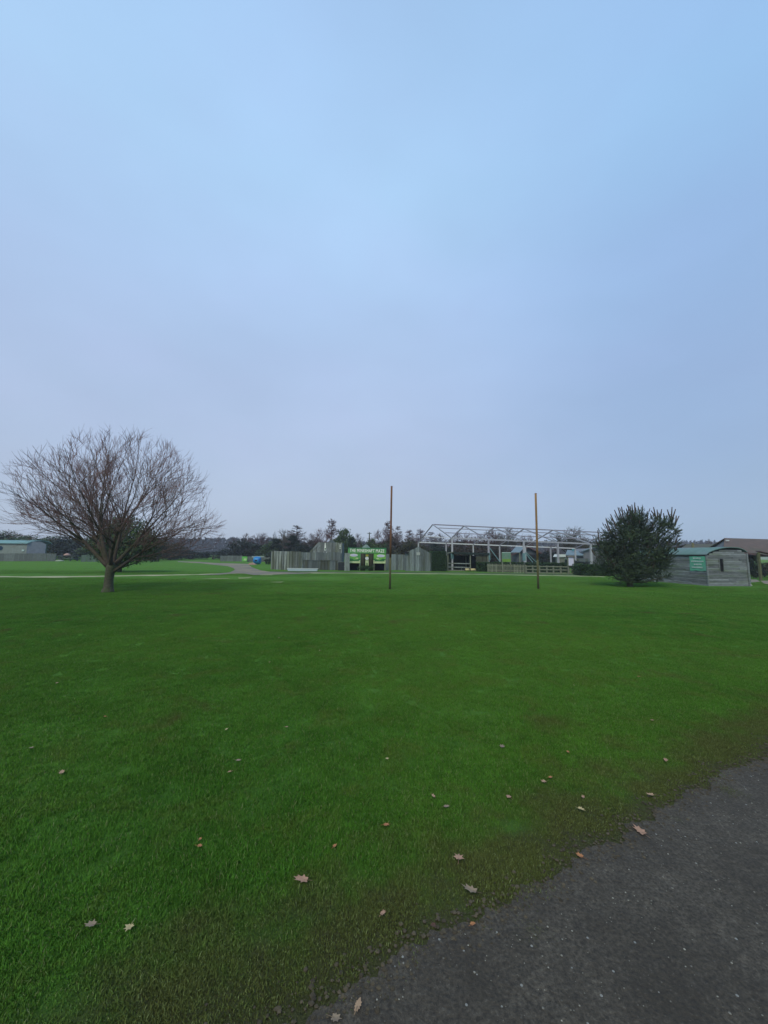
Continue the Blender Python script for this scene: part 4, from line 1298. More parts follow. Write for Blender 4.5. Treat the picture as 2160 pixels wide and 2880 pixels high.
# ------------------------------------------------------------------ steel portal frame building
def steel_frame():
    X0, Y0 = 6.73, 37.9
    bay = Vector((3.745, .63, 0)); wv = Vector((-.166, .986, 0)).normalized() * 13.0
    T = thing('steel_frame', 'skeleton of a steel barn frame without walls, behind the shelter', 'steel frame', (X0, Y0, 0))
    tilt = -.085
    near, far, apex = [], [], []
    NB = 7
    for i in range(NB):
        n_ = Vector((X0, Y0, 3.17 + tilt * i)) + bay * i
        f_ = n_ + wv
        a_ = n_.lerp(f_, .5); a_.z = 5.02 + tilt * i
        near.append(n_); far.append(f_); apex.append(a_)
        for e, m_ in ((n_, 'steel' ), (f_, 'steel')):
            c_ = MB(); g_ = Vector((e.x, e.y, 0))
            # I-section column
            c_.box((e.x, e.y, e.z / 2), (.05, .20, e.z)); c_.box((e.x, e.y - .105, e.z / 2), (.135, .02, e.z)); c_.box((e.x, e.y + .105, e.z / 2), (.135, .02, e.z))
            co = c_.build('column', M[m_] if i % 2 else M['steel_pale'], T)
            p_ = MB(); p_.box((e.x, e.y, .012), (.34, .34, .024)); p_.build('base_plate', M['steel'], co)
        for e in (n_, f_):
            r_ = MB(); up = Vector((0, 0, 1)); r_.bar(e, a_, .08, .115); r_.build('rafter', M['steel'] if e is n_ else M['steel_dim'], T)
    def run(L, name, wd, dp, m_):
        for i in range(len(L) - 1):
            o = MB(); o.bar(L[i], L[i + 1], wd, dp); o.build(name, m_, T)
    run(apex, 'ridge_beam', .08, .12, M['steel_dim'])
    run(near, 'eave_beam', .08, .12, M['steel'])
    run(far, 'eave_beam', .10, .13, M['steel_white'])
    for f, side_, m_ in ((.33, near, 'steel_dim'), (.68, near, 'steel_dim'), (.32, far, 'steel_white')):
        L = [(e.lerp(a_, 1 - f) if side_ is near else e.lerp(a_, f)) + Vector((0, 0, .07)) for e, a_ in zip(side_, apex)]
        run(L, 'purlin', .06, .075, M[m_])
    # diagonal props with feet, and blue-green collars
    for L, i, dx, z0 in ((near, 1, 1.35, 2.3), (near, 2, 1.1, 1.9), (far, 4, 1.6, 2.0)):
        e = L[i]
        o = MB(); o.bar((e.x + .08, e.y - .05, z0), (e.x + dx, e.y - .05, .55), .07, .07); br = o.build('brace', M['steel_cyan'], T)
        q = MB(); q.prism([(e.x + dx - .28, e.y - .12, .52), (e.x + dx + .12, e.y - .12, .45), (e.x + dx + .06, e.y - .12, .80), (e.x + dx - .12, e.y - .12, .85)], (0, .14, 0)); q.build('brace_foot', M['steel_cyan'], br)
    for L, i in ((near, 0), (near, 1), (near, 2)):
        e = L[i]; o = MB(); o.box((e.x, e.y - .02, 1.42), (.24, .26, .75 if i else .5)); o.build('collar', M['steel_cyan'], T)
M['steel_pale'] = mat('pale_steel', (.46, .48, .52), (.36, .38, .42), 5, .5, .05, metal=.15)
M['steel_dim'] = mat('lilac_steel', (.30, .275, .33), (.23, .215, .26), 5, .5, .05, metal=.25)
M['steel_white'] = mat('white_steel', (.66, .68, .72), (.56, .58, .62), 5, .5, .05, metal=.05)
steel_frame()

# ------------------------------------------------------------------ planked hut with curved roof
def hut():
    A = G(1993, 1648); B = G(2099, 1648.2)
    B = Vector((B.x, A.y + .12, 0))
    wdir = (B - A).normalized(); Wd = (B - A).length
    ldir = Vector((-wdir.y, wdir.x, 0)); ldir = (ldir + Vector((-.10, 0, 0))).normalized(); Ln = 4.8
    T = thing('planked_hut', 'low weathered plank hut with curved green roof beside the pine', 'hut', A.lerp(B, .5))
    ze = P(1993, 1561, A.y).z; za = P(2058, 1541.5, A.y).z
    rnd = random.Random(12)
    prof_px = [(0, 1560.5), (.09, 1554.5), (.19, 1549.6), (.36, 1544.4), (.50, 1542.1), (.61, 1541.5), (.79, 1542.6), (.90, 1546.5), (1, 1553.5)]
    prof_z = [(f, P(1993 + f * 106, y, A.y).z) for f, y in prof_px]
    def roofz(f):                                   # f 0..1 across the width
        f = min(1, max(0, f))
        for (f0, z0), (f1, z1) in zip(prof_z, prof_z[1:]):
            if f <= f1: return z0 + (z1 - z0) * (f - f0) / (f1 - f0)
        return prof_z[-1][1]
    nb = 17
    wl, we, rf, tr = MB(), MB(), MB(), MB()
    bh = ze / nb
    side = []
    # long side, overlapping boards in random lengths
    for i in range(nb):
        z0 = i * bh; s = 0.
        while s < Ln:
            L = rnd.uniform(.7, 2.4); e_ = min(Ln, s + L)
            a_, b_ = A + ldir * s, A + ldir * (e_ - .008)
            o_ = rnd.uniform(.004, .026)
            out_ = -wdir * o_
            wl.prism([tuple(a_ + out_ + Vector((0, 0, z0))), tuple(b_ + out_ + Vector((0, 0, z0 + rnd.uniform(-.006, .006)))),
                      tuple(b_ + out_ + Vector((0, 0, z0 + bh * .93))), tuple(a_ + out_ + Vector((0, 0, z0 + bh * .93)))], wdir * .03)
            s = e_
    # window slot in the end wall
    wx0, wx1 = (P(2023.5, 1590, A.y).x - A.x) / Wd, (P(2036, 1590, A.y).x - A.x) / Wd
    wz1, wz0 = P(2030, 1573.5, A.y).z, P(2030, 1607, A.y).z
    nbe = int(za / bh) + 1
    for i in range(nbe):
        z0 = i * bh; z1_ = z0 + bh * .93
        fs_ = [k_ / 40 for k_ in range(41)]
        ok = [f for f in fs_ if roofz(f) > z1_ + .01]
        if not ok: continue
        f0, f1 = min(ok), max(ok)
        if f0 <= .026: f0 = 0
        segs = [(f0, f1)]
        if z1_ > wz0 and z0 < wz1: segs = [(f0, wx0), (wx1, f1)]
        for (a0, a1) in segs:
            s = a0
            while s < a1 - 1e-4:
                e_ = min(a1, s + rnd.uniform(.3, .9))
                o_ = -ldir * rnd.uniform(.004, .026)
                p, q = A + wdir * Wd * s + o_, A + wdir * Wd * (e_ - .003) + o_
                we.prism([tuple(p + Vector((0, 0, z0))), tuple(q + Vector((0, 0, z0))), tuple(q + Vector((0, 0, z1_))), tuple(p + Vector((0, 0, z1_)))], ldir * .03)
                s = e_
    wl.build('side_wall', M['clad'], T); we.build('end_wall', M['clad'], T)
    # shell behind the boards
    sh = MB(); prof = [A + ldir * .04 + wdir * Wd * f + Vector((0, 0, roofz(f) - .01)) for f in [k_ / 16 for k_ in range(17)]]
    ins = wdir * .04
    poly = [A + ins + ldir * .04, A + wdir * (Wd - .04) + ldir * .04]
    pp = [tuple(A + ldir * .04 + wdir * (Wd - .04))] + [tuple(v - Vector((0, 0, .02)) - (v - A).dot(wdir) / Wd * wdir * .06 + wdir * .03) for v in reversed(prof)] + [tuple(A + ldir * .04 + wdir * .04)]
    sh.prism(pp, ldir * (Ln - .08)); sh.build('shell', mat('hut_shell', (.05, .055, .06), None, 4, .9, 0), T)
    # curved roof sheet
    n = 18; vs, fs = [], []
    for k_ in range(n + 1):
        f = k_ / n
        off = (f - .5) * .10
        zz = roofz(f) + .025 - (.03 if k_ in (0, n) else 0)
        for s, up in ((-.07, 0), (Ln + .08, 0), (-.07, .035), (Ln + .08, .035)):
            p = A + wdir * (Wd * f + off) + ldir * s
            vs.append((p.x, p.y, zz + up))
    for k_ in range(n):
        a_ = k_ * 4; b_ = a_ + 4
        fs += [(a_, a_ + 1, b_ + 1, b_), (a_ + 2, b_ + 2, b_ + 3, a_ + 3), (a_, b_, b_ + 2, a_ + 2), (a_ + 1, a_ + 3, b_ + 3, b_ + 1)]
    fs += [(0, 2, 3, 1), (n * 4, n * 4 + 1, n * 4 + 3, n * 4 + 2)]
    rf.add(vs, fs); rf.build('roof', M['roof_felt'], T, False)
    # fascia under the long eave, corner boards
    p, q = A - wdir * .045 + Vector((0, 0, ze - .03)), A - wdir * .045 + ldir * Ln + Vector((0, 0, ze - .03))
    tr.bar(p, q, .03, .06); tr.build('fascia', mat('dark_fascia', (.02, .03, .03), None, 4, .9, 0), T)
    for s_ in (0, 1):
        cb = MB(); c = A + wdir * Wd * s_ - ldir * .035 + (-wdir * .03 if s_ == 0 else wdir * .03)
        zc_ = roofz(s_) - .05; cb.box((c.x, c.y, zc_ / 2), (.07, .07, zc_), Matrix.Rotation(math.atan2(wdir.y, wdir.x), 3, 'Z')); cb.build('corner_post', M['clad'], T)
    # window: near-black slab coloured for the dark inside, with frame
    wn = MB(); p = A + wdir * Wd * (wx0 + wx1) / 2 + ldir * .025
    wn.box((p.x, p.y, (wz0 + wz1) / 2), (Wd * (wx1 - wx0), .02, wz1 - wz0)); wo = wn.build('window', M['dark'], T)
    fr = MB()
    for f in (wx0, wx1):
        p = A + wdir * Wd * f - ldir * .035; fr.box((p.x, p.y, (wz0 + wz1) / 2), (.03, .035, wz1 - wz0 + .05))
    fr.build('window_frame', M['clad'], wo)
    # stake fence panel leaning right of the hut
    # green banner on the long side
    def SP(px, py):                                  # point on the long wall's plane seen at a pixel
        d = ray(px, py); o0 = Vector((0, 0, EYE))
        tt = (A - wdir * .05 - o0).dot(wdir) / d.dot(wdir)
        return o0 + d * tt
    c4 = [SP(1943, 1564), SP(1985, 1564), SP(1988, 1606.5), SP(1944.5, 1604)]
    s_all = [(c - A).dot(ldir) for c in c4]; 
    s0, s1 = (s_all[1] + s_all[2]) / 2, (s_all[0] + s_all[3]) / 2
    zt, zb = (c4[0].z + c4[1].z) / 2, (c4[2].z + c4[3].z) / 2
    zt = min(zt, ze - .07)
    mid_ = A + ldir * (s0 + s1) / 2 - wdir * .05
    BN = thing('banner', 'green banner with four lines of white print on the hut side', 'banner', (mid_.x, mid_.y, zb))
    b_ = MB(); nx, nz_b = 10, 8; vs, fs = [], []
    for j in range(nz_b + 1):
        for i in range(nx + 1):
            s = s0 + (s1 - s0) * i / nx; z = zb + (zt - zb) * j / nz_b + .015 * math.sin(i * 1.1 + 1) * (1 - j / nz_b)
            p = A + ldir * s - wdir * (.045 + .012 * math.sin(i * 1.3 + j * .7))
            vs.append((p.x, p.y, z))
    for j in range(nz_b):
        for i in range(nx):
            a_ = j * (nx + 1) + i; fs.append((a_, a_ + 1, a_ + nx + 2, a_ + nx + 1))
    b_.add(vs, fs); b_.build('cloth', M['banner'], BN, True)
    pr = MB(); Lb, Hb = s1 - s0, zt - zb
    rows = [(.86, .25, .72), (.645, .12, .86), (.44, .28, .74), (.235, .14, .78)]
    for (zf, u0, u1) in rows:
        u = u0
        while u < u1:
            w_ = rnd.uniform(.035, .085)
            h_ = rnd.uniform(.085, .115)
            sa, sb = s1 - Lb * u, s1 - Lb * min(u1, u + w_)
            z_ = zb + Hb * (zf + rnd.uniform(-.008, .008))
            p, q = A + ldir * sa - wdir * .064, A + ldir * sb - wdir * .064
            pr.prism([tuple(p + Vector((0, 0, z_ - h_ * Hb / 2))), tuple(q + Vector((0, 0, z_ - h_ * Hb / 2))), tuple(q + Vector((0, 0, z_ + h_ * Hb / 2))), tuple(p + Vector((0, 0, z_ + h_ * Hb / 2)))], -wdir * .004)
            u += w_ + rnd.uniform(.008, .02)
    pr.build('faded_print', M['banner_print'], BN)
hut()
board_fence('plank_fence', 'short greenish board panel on the right of the planked hut', P(2100.5, 1600, 21.6).xy, P(2108, 1600, 21.75).xy, 1.35, 1.3, M['clad'], .14, jit=.03, posts=False, rails=True)

# ------------------------------------------------------------------ barns at the right
def gable_roof(T, name, pts_, mt, th=.08):
    o = MB(); o.add([tuple(p) for p in pts_] + [tuple(Vector(p) - Vector((0, 0, th))) for p in pts_],
                    [(0, 1, 2, 3), (7, 6, 5, 4), (0, 4, 5, 1), (1, 5, 6, 2), (2, 6, 7, 3), (3, 7, 4, 0)])
    return o.build(name, mt, T)
def big_barn():
    Y = 34.
    e0, r0, r1 = P(2008, 1541, Y), P(2038, 1513, Y + 4), P(2260, 1519.5, Y + 4.6)
    e1 = P(2230, 1567, Y - .3)
    eL = P(2078, 1549, Y - .1)
    T = thing('barn', 'large barn with brown sheet roof and dark open front at the right', 'barn', (P(2120, 1560, Y).x, Y + 3, 0))
    a = P(2034, 1545, Y); b = P(2240, 1571, Y - .4)
    # front slope from the eaves up to the ridge, ridge runs to the right
    gable_roof(T, 'roof', [a, b, P(2260, 1519.5, Y + 4.6), P(2038, 1513, Y + 4)], M['barn_roof'])
    rr0, rr1 = P(2038, 1513, Y + 4), P(2260, 1519.5, Y + 4.6)
    gable_roof(T, 'rear_roof', [rr0, rr1, rr1 + Vector((0, 4.4, -2.1)), rr0 + Vector((-.2, 4.4, -2.1))], M['barn_roof'])
    g_ = MB(); g_.prism([(a.x + .1, a.y + .2, 0), (rr0.x + .1, rr0.y, 0), (rr0.x + .1, rr0.y + 4.2, 0), (rr0.x + .1, rr0.y + 4.2, rr0.z - 2.2), (rr0.x + .1, rr0.y, rr0.z - .15), (a.x + .1, a.y + .2, a.z - .12)], (.1, 0, 0)); g_.build('gable_wall', M['barn_wall'], T)
    v_ = MB(); c = P(2046, 1522, Y + 2.2); v_.tube([(c.x, c.y, c.z), (c.x, c.y, c.z + .10)], [.13, .13], 10); v_.build('roof_vent', M['white'], T, True)
    k_ = MB(); k_.box(((a.x + b.x) / 2 + .5, Y + 4.1, 1.1), (b.x - a.x, .1, 2.3)); k_.build('rear_wall', M['dark'], T)
    for px in (2134, 2200):
        q = P(px, 1560, Y); p_ = MB(); p_.box((q.x, Y + .1, q.z / 2 + .1), (.14, .14, q.z + .2)); p_.build('post', M['fence_wood'], T)
    lr_ = MB(); a2, b2 = P(2132, 1556, Y - .5), P(2240, 1583, Y - .9); 
    lr_.bar(a2 + Vector((0, 0, .18)), b2 + Vector((0, 0, .18)), .5, .06); lr_.build('lower_eave', M['barn_roof_rust'], T)
    fc = MB(); fc.bar(a - Vector((0, .03, .1)), b - Vector((0, .03, .1)), .05, .14); fc.build('fascia', M['barn_roof_rust'], T)
big_barn()
def rear_barn():
    Y = 44.
    T = thing('barn', 'long low barn with olive brown roof and yellow vent behind the hut', 'barn', (P(1970, 1560, Y).x, Y + 3, 0))
    a, b, c, d = P(1915, 1541.5, Y), P(2060, 1543, Y), P(2040, 1529.5, Y + 3), P(1932, 1530, Y + 3)
    gable_roof(T, 'roof', [a, b, c, d], M['barn_roof2'])
    gable_roof(T, 'rear_roof', [d, c, c + Vector((.6, 3, -.6)), d + Vector((-.6, 3, -.6))], M['barn_roof2'])
    w_ = MB(); w_.box(((a.x + b.x) / 2, Y + 3, (a.z - .1) / 2), (b.x - a.x - .4, 5.6, a.z - .1)); w_.build('wall', M['barn_wall'], T)
    q, q2 = P(1949, 1542, Y + .4), P(1949, 1527, Y + .4)
    v_ = MB(); v_.box((q.x, Y + .4, (q.z + q2.z) / 2), (.16, .16, q2.z - q.z)); v_.build('vent_pipe', M['olive_paint'], T)
M['barn_roof2'] = mat('barn_roof_olive', (.085, .088, .058), (.058, .060, .048), 1.6, .85, .2, c3=(.09, .078, .078), s3=.5)
M['olive_paint'] = mat('olive_paint', (.20, .20, .09), None, 5, .7, 0)
rear_barn()
def small_barn():
    Y = 62.
    T = thing('barn', 'small barn with dark red gabled roof seen through the steel frame', 'barn', (P(1485, 1560, Y).x, Y + 2, 0))
    L, Rr, Cc = P(1436, 1562, Y), P(1532, 1560, Y), P(1486, 1537, Y)
    gable_roof(T, 'roof', [L, Cc, Cc + Vector((0, 8, 0)), L + Vector((0, 8, 0))], M['bitumen'], .2)
    gable_roof(T, 'roof', [Cc, Rr, Rr + Vector((0, 8, 0)), Cc + Vector((0, 8, 0))], M['bitumen'], .2)
    w_ = MB(); w_.prism([(L.x + .6, Y + .5, 0), (Rr.x - .6, Y + .5, 0), (Rr.x - .6, Y + .5, Rr.z), (Cc.x, Y + .5, Cc.z - .35), (L.x + .6, Y + .5, L.z)], (0, .2, 0)); w_.build('front_wall', M['barn_wall'], T)
    d_ = MB(); q = P(1490, 1570, Y); d_.box((q.x + .5, Y + .44, .9), (1.9, .1, 1.8)); d_.build('doorway', M['dark'], T)
    f_ = MB(); f_.bar(L + Vector((0, -.04, -.05)), Cc + Vector((0, -.04, -.05)), .08, .22); f_.bar(Cc + Vector((0, -.04, -.05)), Rr + Vector((0, -.04, -.05)), .08, .22); f_.build('barge_board', M['barn_roof_rust'], T)
    sd = MB(); q0, q1 = P(1446, 1551, Y - .8), P(1470, 1541, Y - .8)
small_barn()
def lean_to():
    Y = 58.
    T = thing('lean_to', 'pale blue grey sheeted lean-to behind the left steel columns', 'lean-to', (P(1455, 1560, Y).x, Y, 0))
    a, b, c, d = P(1436, 1553, Y), P(1462, 1553, Y), P(1476, 1537, Y + 2.4), P(1452, 1537, Y + 2.4)
    gable_roof(T, 'roof', [a, b, c, d], M['sheet_blue'])
    for q in (a, b):
        p_ = MB(); p_.box((q.x, Y + .1, q.z / 2 - .05), (.14, .14, q.z - .1)); p_.build('post', M['fence_wood'], T)
    w_ = MB(); w_.box(((a.x + b.x) / 2, Y + 1.6, .8), (b.x - a.x, .1, 1.6)); w_.build('rear_wall', M['barn_wall'], T)
lean_to()
def house_r():
    Y = 60.
    T = thing('stable_block', 'grey walled stable with sloping roof left of the pine', 'stable', (P(1668, 1560, Y).x, Y, 0))
    a = P(1640, 1551, Y); b = P(1664, 1542, Y); c = P(1700, 1538, Y)
    w_ = MB(); w_.prism([(a.x, Y, 0), (c.x, Y, 0), (c.x, Y, c.z - .2), (b.x, Y, b.z), (a.x, Y, a.z)], (0, 5, 0)); w_.build('wall', M['grey_wall'], T)
    r_ = MB(); r_.bar((a.x - .3, Y - .15, a.z + .05), (b.x, Y - .15, b.z + .08), .4, .1); r_.bar((b.x, Y - .15, b.z + .08), (c.x, Y - .15, c.z - .1), .4, .1); r_.build('roof_edge', M['sheet_blue'], T)
    l_ = MB(); p, q = P(1590, 1560, Y - .4), P(1640, 1553, Y + 1.4)
    l_.add([tuple(P(1590, 1560, Y - .6)), tuple(P(1641, 1561, Y - .6)), tuple(P(1641, 1551, Y + 1.8)), tuple(P(1596, 1546, Y + 1.8)),
            tuple(P(1590, 1560, Y - .6) - Vector((0, 0, .12))), tuple(P(1641, 1561, Y - .6) - Vector((0, 0, .12))), tuple(P(1641, 1551, Y + 1.8) - Vector((0, 0, .12))), tuple(P(1596, 1546, Y + 1.8) - Vector((0, 0, .12)))],
           [(0, 1, 2, 3), (7, 6, 5, 4), (0, 4, 5, 1), (1, 5, 6, 2), (2, 6, 7, 3), (3, 7, 4, 0)])
    l_.build('side_roof', M['sheet_blue'], T)
    s_ = MB(); s_.box(((p.x + q.x) / 2, Y - .3, .62), (q.x - p.x, .1, 1.24)); s_.build('stall_front', M['planks_dark'], T)
    t_ = MB(); u, v = P(1628, 1552, Y - .9), P(1638, 1543, Y - .9); t_.box(((u.x + v.x) / 2, Y + 1.2, (u.z + v.z) / 2 + .15), (.55, .1, .5)); t_.build('blue_sheet', mat('turquoise_sheet', (.10, .30, .34), None, 3, .6, 0), T)
    p_ = MB(); q = P(1640, 1564, Y)
house_r()
def kiosk():
    Y = 44.
    a, b = P(1566, 1565, Y), P(1590, 1559, Y)
    T = thing('kiosk', 'small white roofed kiosk left of the white notice board', 'kiosk', ((a.x + b.x) / 2, Y, 0))
    r_ = MB(); r_.prism([(a.x, Y, a.z - .05), (b.x + .06, Y, a.z - .05), (b.x + .02, Y, b.z), (a.x + .2, Y, b.z)], (0, 1.0, 0)); r_.build('roof', M['white'], T)
    w_ = MB(); w_.box(((a.x + b.x) / 2 + .1, Y + .55, (a.z - .05) / 2), (b.x - a.x - .3, .8, a.z - .06)); w_.build('wall', mat('kiosk_wall', (.17, .18, .15), None, 3, .8, .1), T)
    for x in (a.x + .1,):
        p_ = MB(); p_.box((x, Y + .05, a.z / 2 - .03), (.12, .12, a.z - .06)); p_.build('post', M['banner_print'], T)
    c_ = MB(); q = P(1577, 1568, Y); c_.box(((a.x + b.x) / 2, Y + .1, q.z + .05), (b.x - a.x - .3, .04, .14)); c_.build('counter_board', mat('kiosk_board', (.30, .32, .25), None, 3, .8, 0), T)
kiosk()
# roadside sign at the right edge
def sign_right():
    Y = 27.
    a, b = P(2137, 1566, Y), P(2172, 1582, Y)
    T = thing('field_sign', 'white and light green sign on a wooden post at the right edge', 'sign', (a.x, Y, 0))
    o = MB(); o.box(((a.x + b.x) / 2, Y, (a.z + b.z) / 2 + (a.z - b.z) * .25), (b.x - a.x, .03, (a.z - b.z) * .5)); o.build('white_half', mat('sign_pale', (.36, .46, .44), None, 5, .5, 0), T)
    o = MB(); o.box(((a.x + b.x) / 2, Y, (a.z + b.z) / 2 - (a.z - b.z) * .25), (b.x - a.x, .034, (a.z - b.z) * .5)); o.build('green_half', mat('sign_light_green', (.18, .34, .13), None, 5, .5, 0), T)
    p_ = MB(); p_.box((a.x - .08, Y, (a.z + .3) / 2), (.13, .13, a.z + .3)); p_.build('post', M['fence_wood2'], T)
    p_ = MB(); p_.box((b.x + .08, Y, (a.z + .1) / 2), (.13, .13, a.z + .1)); p_.build('post', M['fence_wood2'], T)
M['fence_wood2'] = mat('mossy_post', (.115, .125, .062), (.08, .09, .045), 5, .9, .2)
sign_right()
# pale stone by the hut and heap behind
def stone(label, px, py, r_, name='stone'):
    b_ = G(px, py); o = MB(); rnd = random.Random(int(px)); n = 9
    vs, fs = [], []
    for z, rr in ((-.1, .95), (.3, 1.05), (.75, .8), (1.05, .4)):
        for j in range(n):
            a = 2 * math.pi * j / n; k_ = rr * r_ * rnd.uniform(.82, 1.12)
            vs.append((b_.x + math.cos(a) * k_, b_.y + math.sin(a) * k_ * .8, z * r_ * rnd.uniform(.9, 1.1)))
    for i in range(3):
        for j in range(n): fs.append((i * n + j, i * n + (j + 1) % n, (i + 1) * n + (j + 1) % n, (i + 1) * n + j))
    fs.append(tuple(3 * n + j for j in range(n)))
    o.add(vs, fs); solo(name, o, M['stone'], label, 'stone', (b_.x, b_.y, 0), smooth=False)
stone('pale stone lying on the grass at the hut corner', 2111, 1648, .085)
stone('pale heap of rubble behind the right side of the hut', 2106, 1612, .34, 'rubble_heap')
stone('flat pale slab behind the hut by the dark bush', 2124, 1613, .22)

# ------------------------------------------------------------------ far left: shed, fences, small things
def left_shed():
    Y = G(50, 1577.5).y
    XX = lambda px: P(px, 1560, Y).x
    zr, ze = P(50, 1520.5, Y + .6).z, P(50, 1529, Y).z
    T = thing('shed', 'long pale shed with teal curved roof at the far left', 'shed', (XX(30), Y, 0))
    x0, x1, x2 = XX(-60), XX(74), XX(103)
    o = MB(); o.box(((x0 + x1) / 2, Y + 1.5, ze / 2), (x1 - x0, 3, ze)); o.build('side_wall', M['clad_shed'], T)
    e = MB(); a, b = (x1 + .004, Y - .02), (x2, Y + .9)
    za = zr - .02
    e.prism([(x1 + .004, Y - .03, 0), (x2, Y + 1.4, 0), (x2, Y + 1.4, ze - .02), (x2 - .45, Y + .95, za - .1), (x1 + .2, Y + .2, za - .06), (x1 + .004, Y - .03, ze)], (0, .06, 0)); e.build('end_wall', M['clad_end'], T)
    r_ = MB(); n = 8; vs, fs = [], []
    for k_ in range(n + 1):
        f = k_ / n; y = Y - .15 + 3.3 * f; z = ze + (zr - ze) * math.sin(math.pi * min(1, max(0, f))) ** .55 if 0 < k_ < n else ze
        for x, up in ((x0, 0), (x1 + .15 + .9 * math.sin(math.pi * f / 2), 0), (x0, .08), (x1 + .15 + .9 * math.sin(math.pi * f / 2), .08)): vs.append((x, y, z + up))
    for k_ in range(n):
        a_ = k_ * 4; b_ = a_ + 4; fs += [(a_, a_ + 1, b_ + 1, b_), (a_ + 2, b_ + 2, b_ + 3, a_ + 3), (a_, b_, b_ + 2, a_ + 2), (a_ + 1, a_ + 3, b_ + 3, b_ + 1)]
    fs += [(0, 2, 3, 1), (n * 4, n * 4 + 1, n * 4 + 3, n * 4 + 2)]
    r_.add(vs, fs); r_.build('roof', M['roof_shed'], T)
    f_ = MB(); f_.box(((x0 + x1) / 2, Y - .05, ze - .08), (x1 - x0, .06, .14)); f_.build('gutter', M['planks_dark'], T)
    w_ = MB(); q = P(2, 1541.5, Y)
    w_.prism([(q.x + .33 * math.cos(a * math.pi / 8), Y - .06, q.z + .33 * math.sin(a * math.pi / 8)) for a in range(16)], (0, .03, 0)); w_.build('round_window', mat('window_blue', (.01, .04, .08), None, 3, .2, 0), T)
    l_ = MB(); q = P(66, 1548, Y); l_.box((q.x, Y - .06, q.z), (.36, .05, .24)); l_.build('wall_lamp', M['banner_print'], T)
left_shed()
def green_annex():
    Y = G(110, 1577).y + .6
    a, b = P(104, 1531, Y), P(114, 1577, Y)
    o = MB(); o.box(((a.x + b.x) / 2, Y + .5, a.z / 2), (b.x - a.x, .9, a.z)); 
    T = thing('store_cabinet', 'narrow green cabinet against the right end of the teal roofed shed', 'cabinet', ((a.x + b.x) / 2, Y, 0))
    o.build('body', M['green_boards'], T)
    r_ = MB(); r_.box(((a.x + b.x) / 2, Y + .48, a.z + .03), (b.x - a.x + .08, 1., .05)); r_.build('top', mat('annex_green', (.09, .26, .16), None, 4, .7, 0), T)
green_annex()
def low_fence(label, x0, x1, y0, y1, basey, mt, name='low_fence', wd=.5):
    a, b = G(x0, basey), G(x1, basey)
    return board_fence(name, label, a.xy, b.xy, P(x0, y0, a.y).z, P(x1, y0, b.y).z, mt, wd, jit=.02)
low_fence('low grey boarded fence in front of the teal roofed shed', -60, 155, 1556.5, 0, 1578.5, M['low_fence'])
low_fence('low greenish fence left of the bare tree trunk', 228, 274, 1561, 0, 1580, M['green_boards'])
low_fence('low bluish board panel right of the bare tree trunk', 376, 413, 1559, 0, 1574, M['low_fence'])
low_fence('short board panel beside a post, far behind the right branches', 427, 452, 1556, 0, 1571, M['green_boards'])
low_fence('long low grey fence left of the lime green sign', 620, 681, 1563, 0, 1579, M['low_fence'])
low_fence('low beige fence behind the blue barrel', 696, 759, 1565, 0, 1580, M['fence_pale'] if 'fence_pale' in M else M['low_fence'])
def far_post(label, px, y0, by):
    b_ = G(px, by); z = P(px, y0, b_.y).z; o = MB(); o.box((b_.x, b_.y, z / 2), (.16, .16, z)); o.box((b_.x, b_.y, z + .03), (.22, .22, .05))
    solo('post', o, M['green_boards'], label, 'post', (b_.x, b_.y, 0))
far_post('lone greenish post at the end of the far short panel', 451, 1551, 1571)
def bench_table():
    Y = G(190, 1578).y
    c = P(184, 1570, Y)
    T = thing('picnic_table', 'dark picnic table between the two low fences on the left', 'table', (c.x, Y, 0))
    o = MB(); o.box((c.x, Y, .78), (3.6, .9, .07)); o.build('table_top', M['planks_dark'], T)
    for s in (-1, 1):
        b_ = MB(); b_.box((c.x, Y + s * .8, .45), (3.6, .3, .06)); b_.build('seat', M['planks_dark'], T)
        l_ = MB(); l_.bar((c.x + s * 1.3, Y - .75, 0), (c.x + s * 1.3, Y - .2, .75), .1, .1); l_.bar((c.x + s * 1.3, Y + .75, 0), (c.x + s * 1.3, Y + .2, .75), .1, .1); l_.bar((c.x + s * 1.3 + .052, Y - .8, .40), (c.x + s * 1.3 + .052, Y + .8, .40), .1, .08); l_.build('leg', M['planks_dark'], T)
    p_ = MB(); q = P(189, 1557, Y); 
    p_.tube([(q.x, Y, .815), (q.x, Y, .86), (q.x, Y, 1.02), (q.x, Y, 1.14), (q.x, Y, 1.2)], [.2, .45, .42, .2, .04], 12)
    solo('pink_dome', p_, M['pink'], 'pinkish dome shaped object on the dark picnic table', 'play object', (q.x, Y, .815), smooth=True)
    s_ = MB(); q = G(168, 1578.5); s_.tube([(q.x, q.y, 0), (q.x, q.y, .12), (q.x, q.y, .2)], [.55, .5, .2], 10)
    solo('sand_heap', s_, M['stone'], 'small pale heap on the ground left of the picnic table', 'heap', (q.x, q.y, 0), smooth=True)
bench_table()
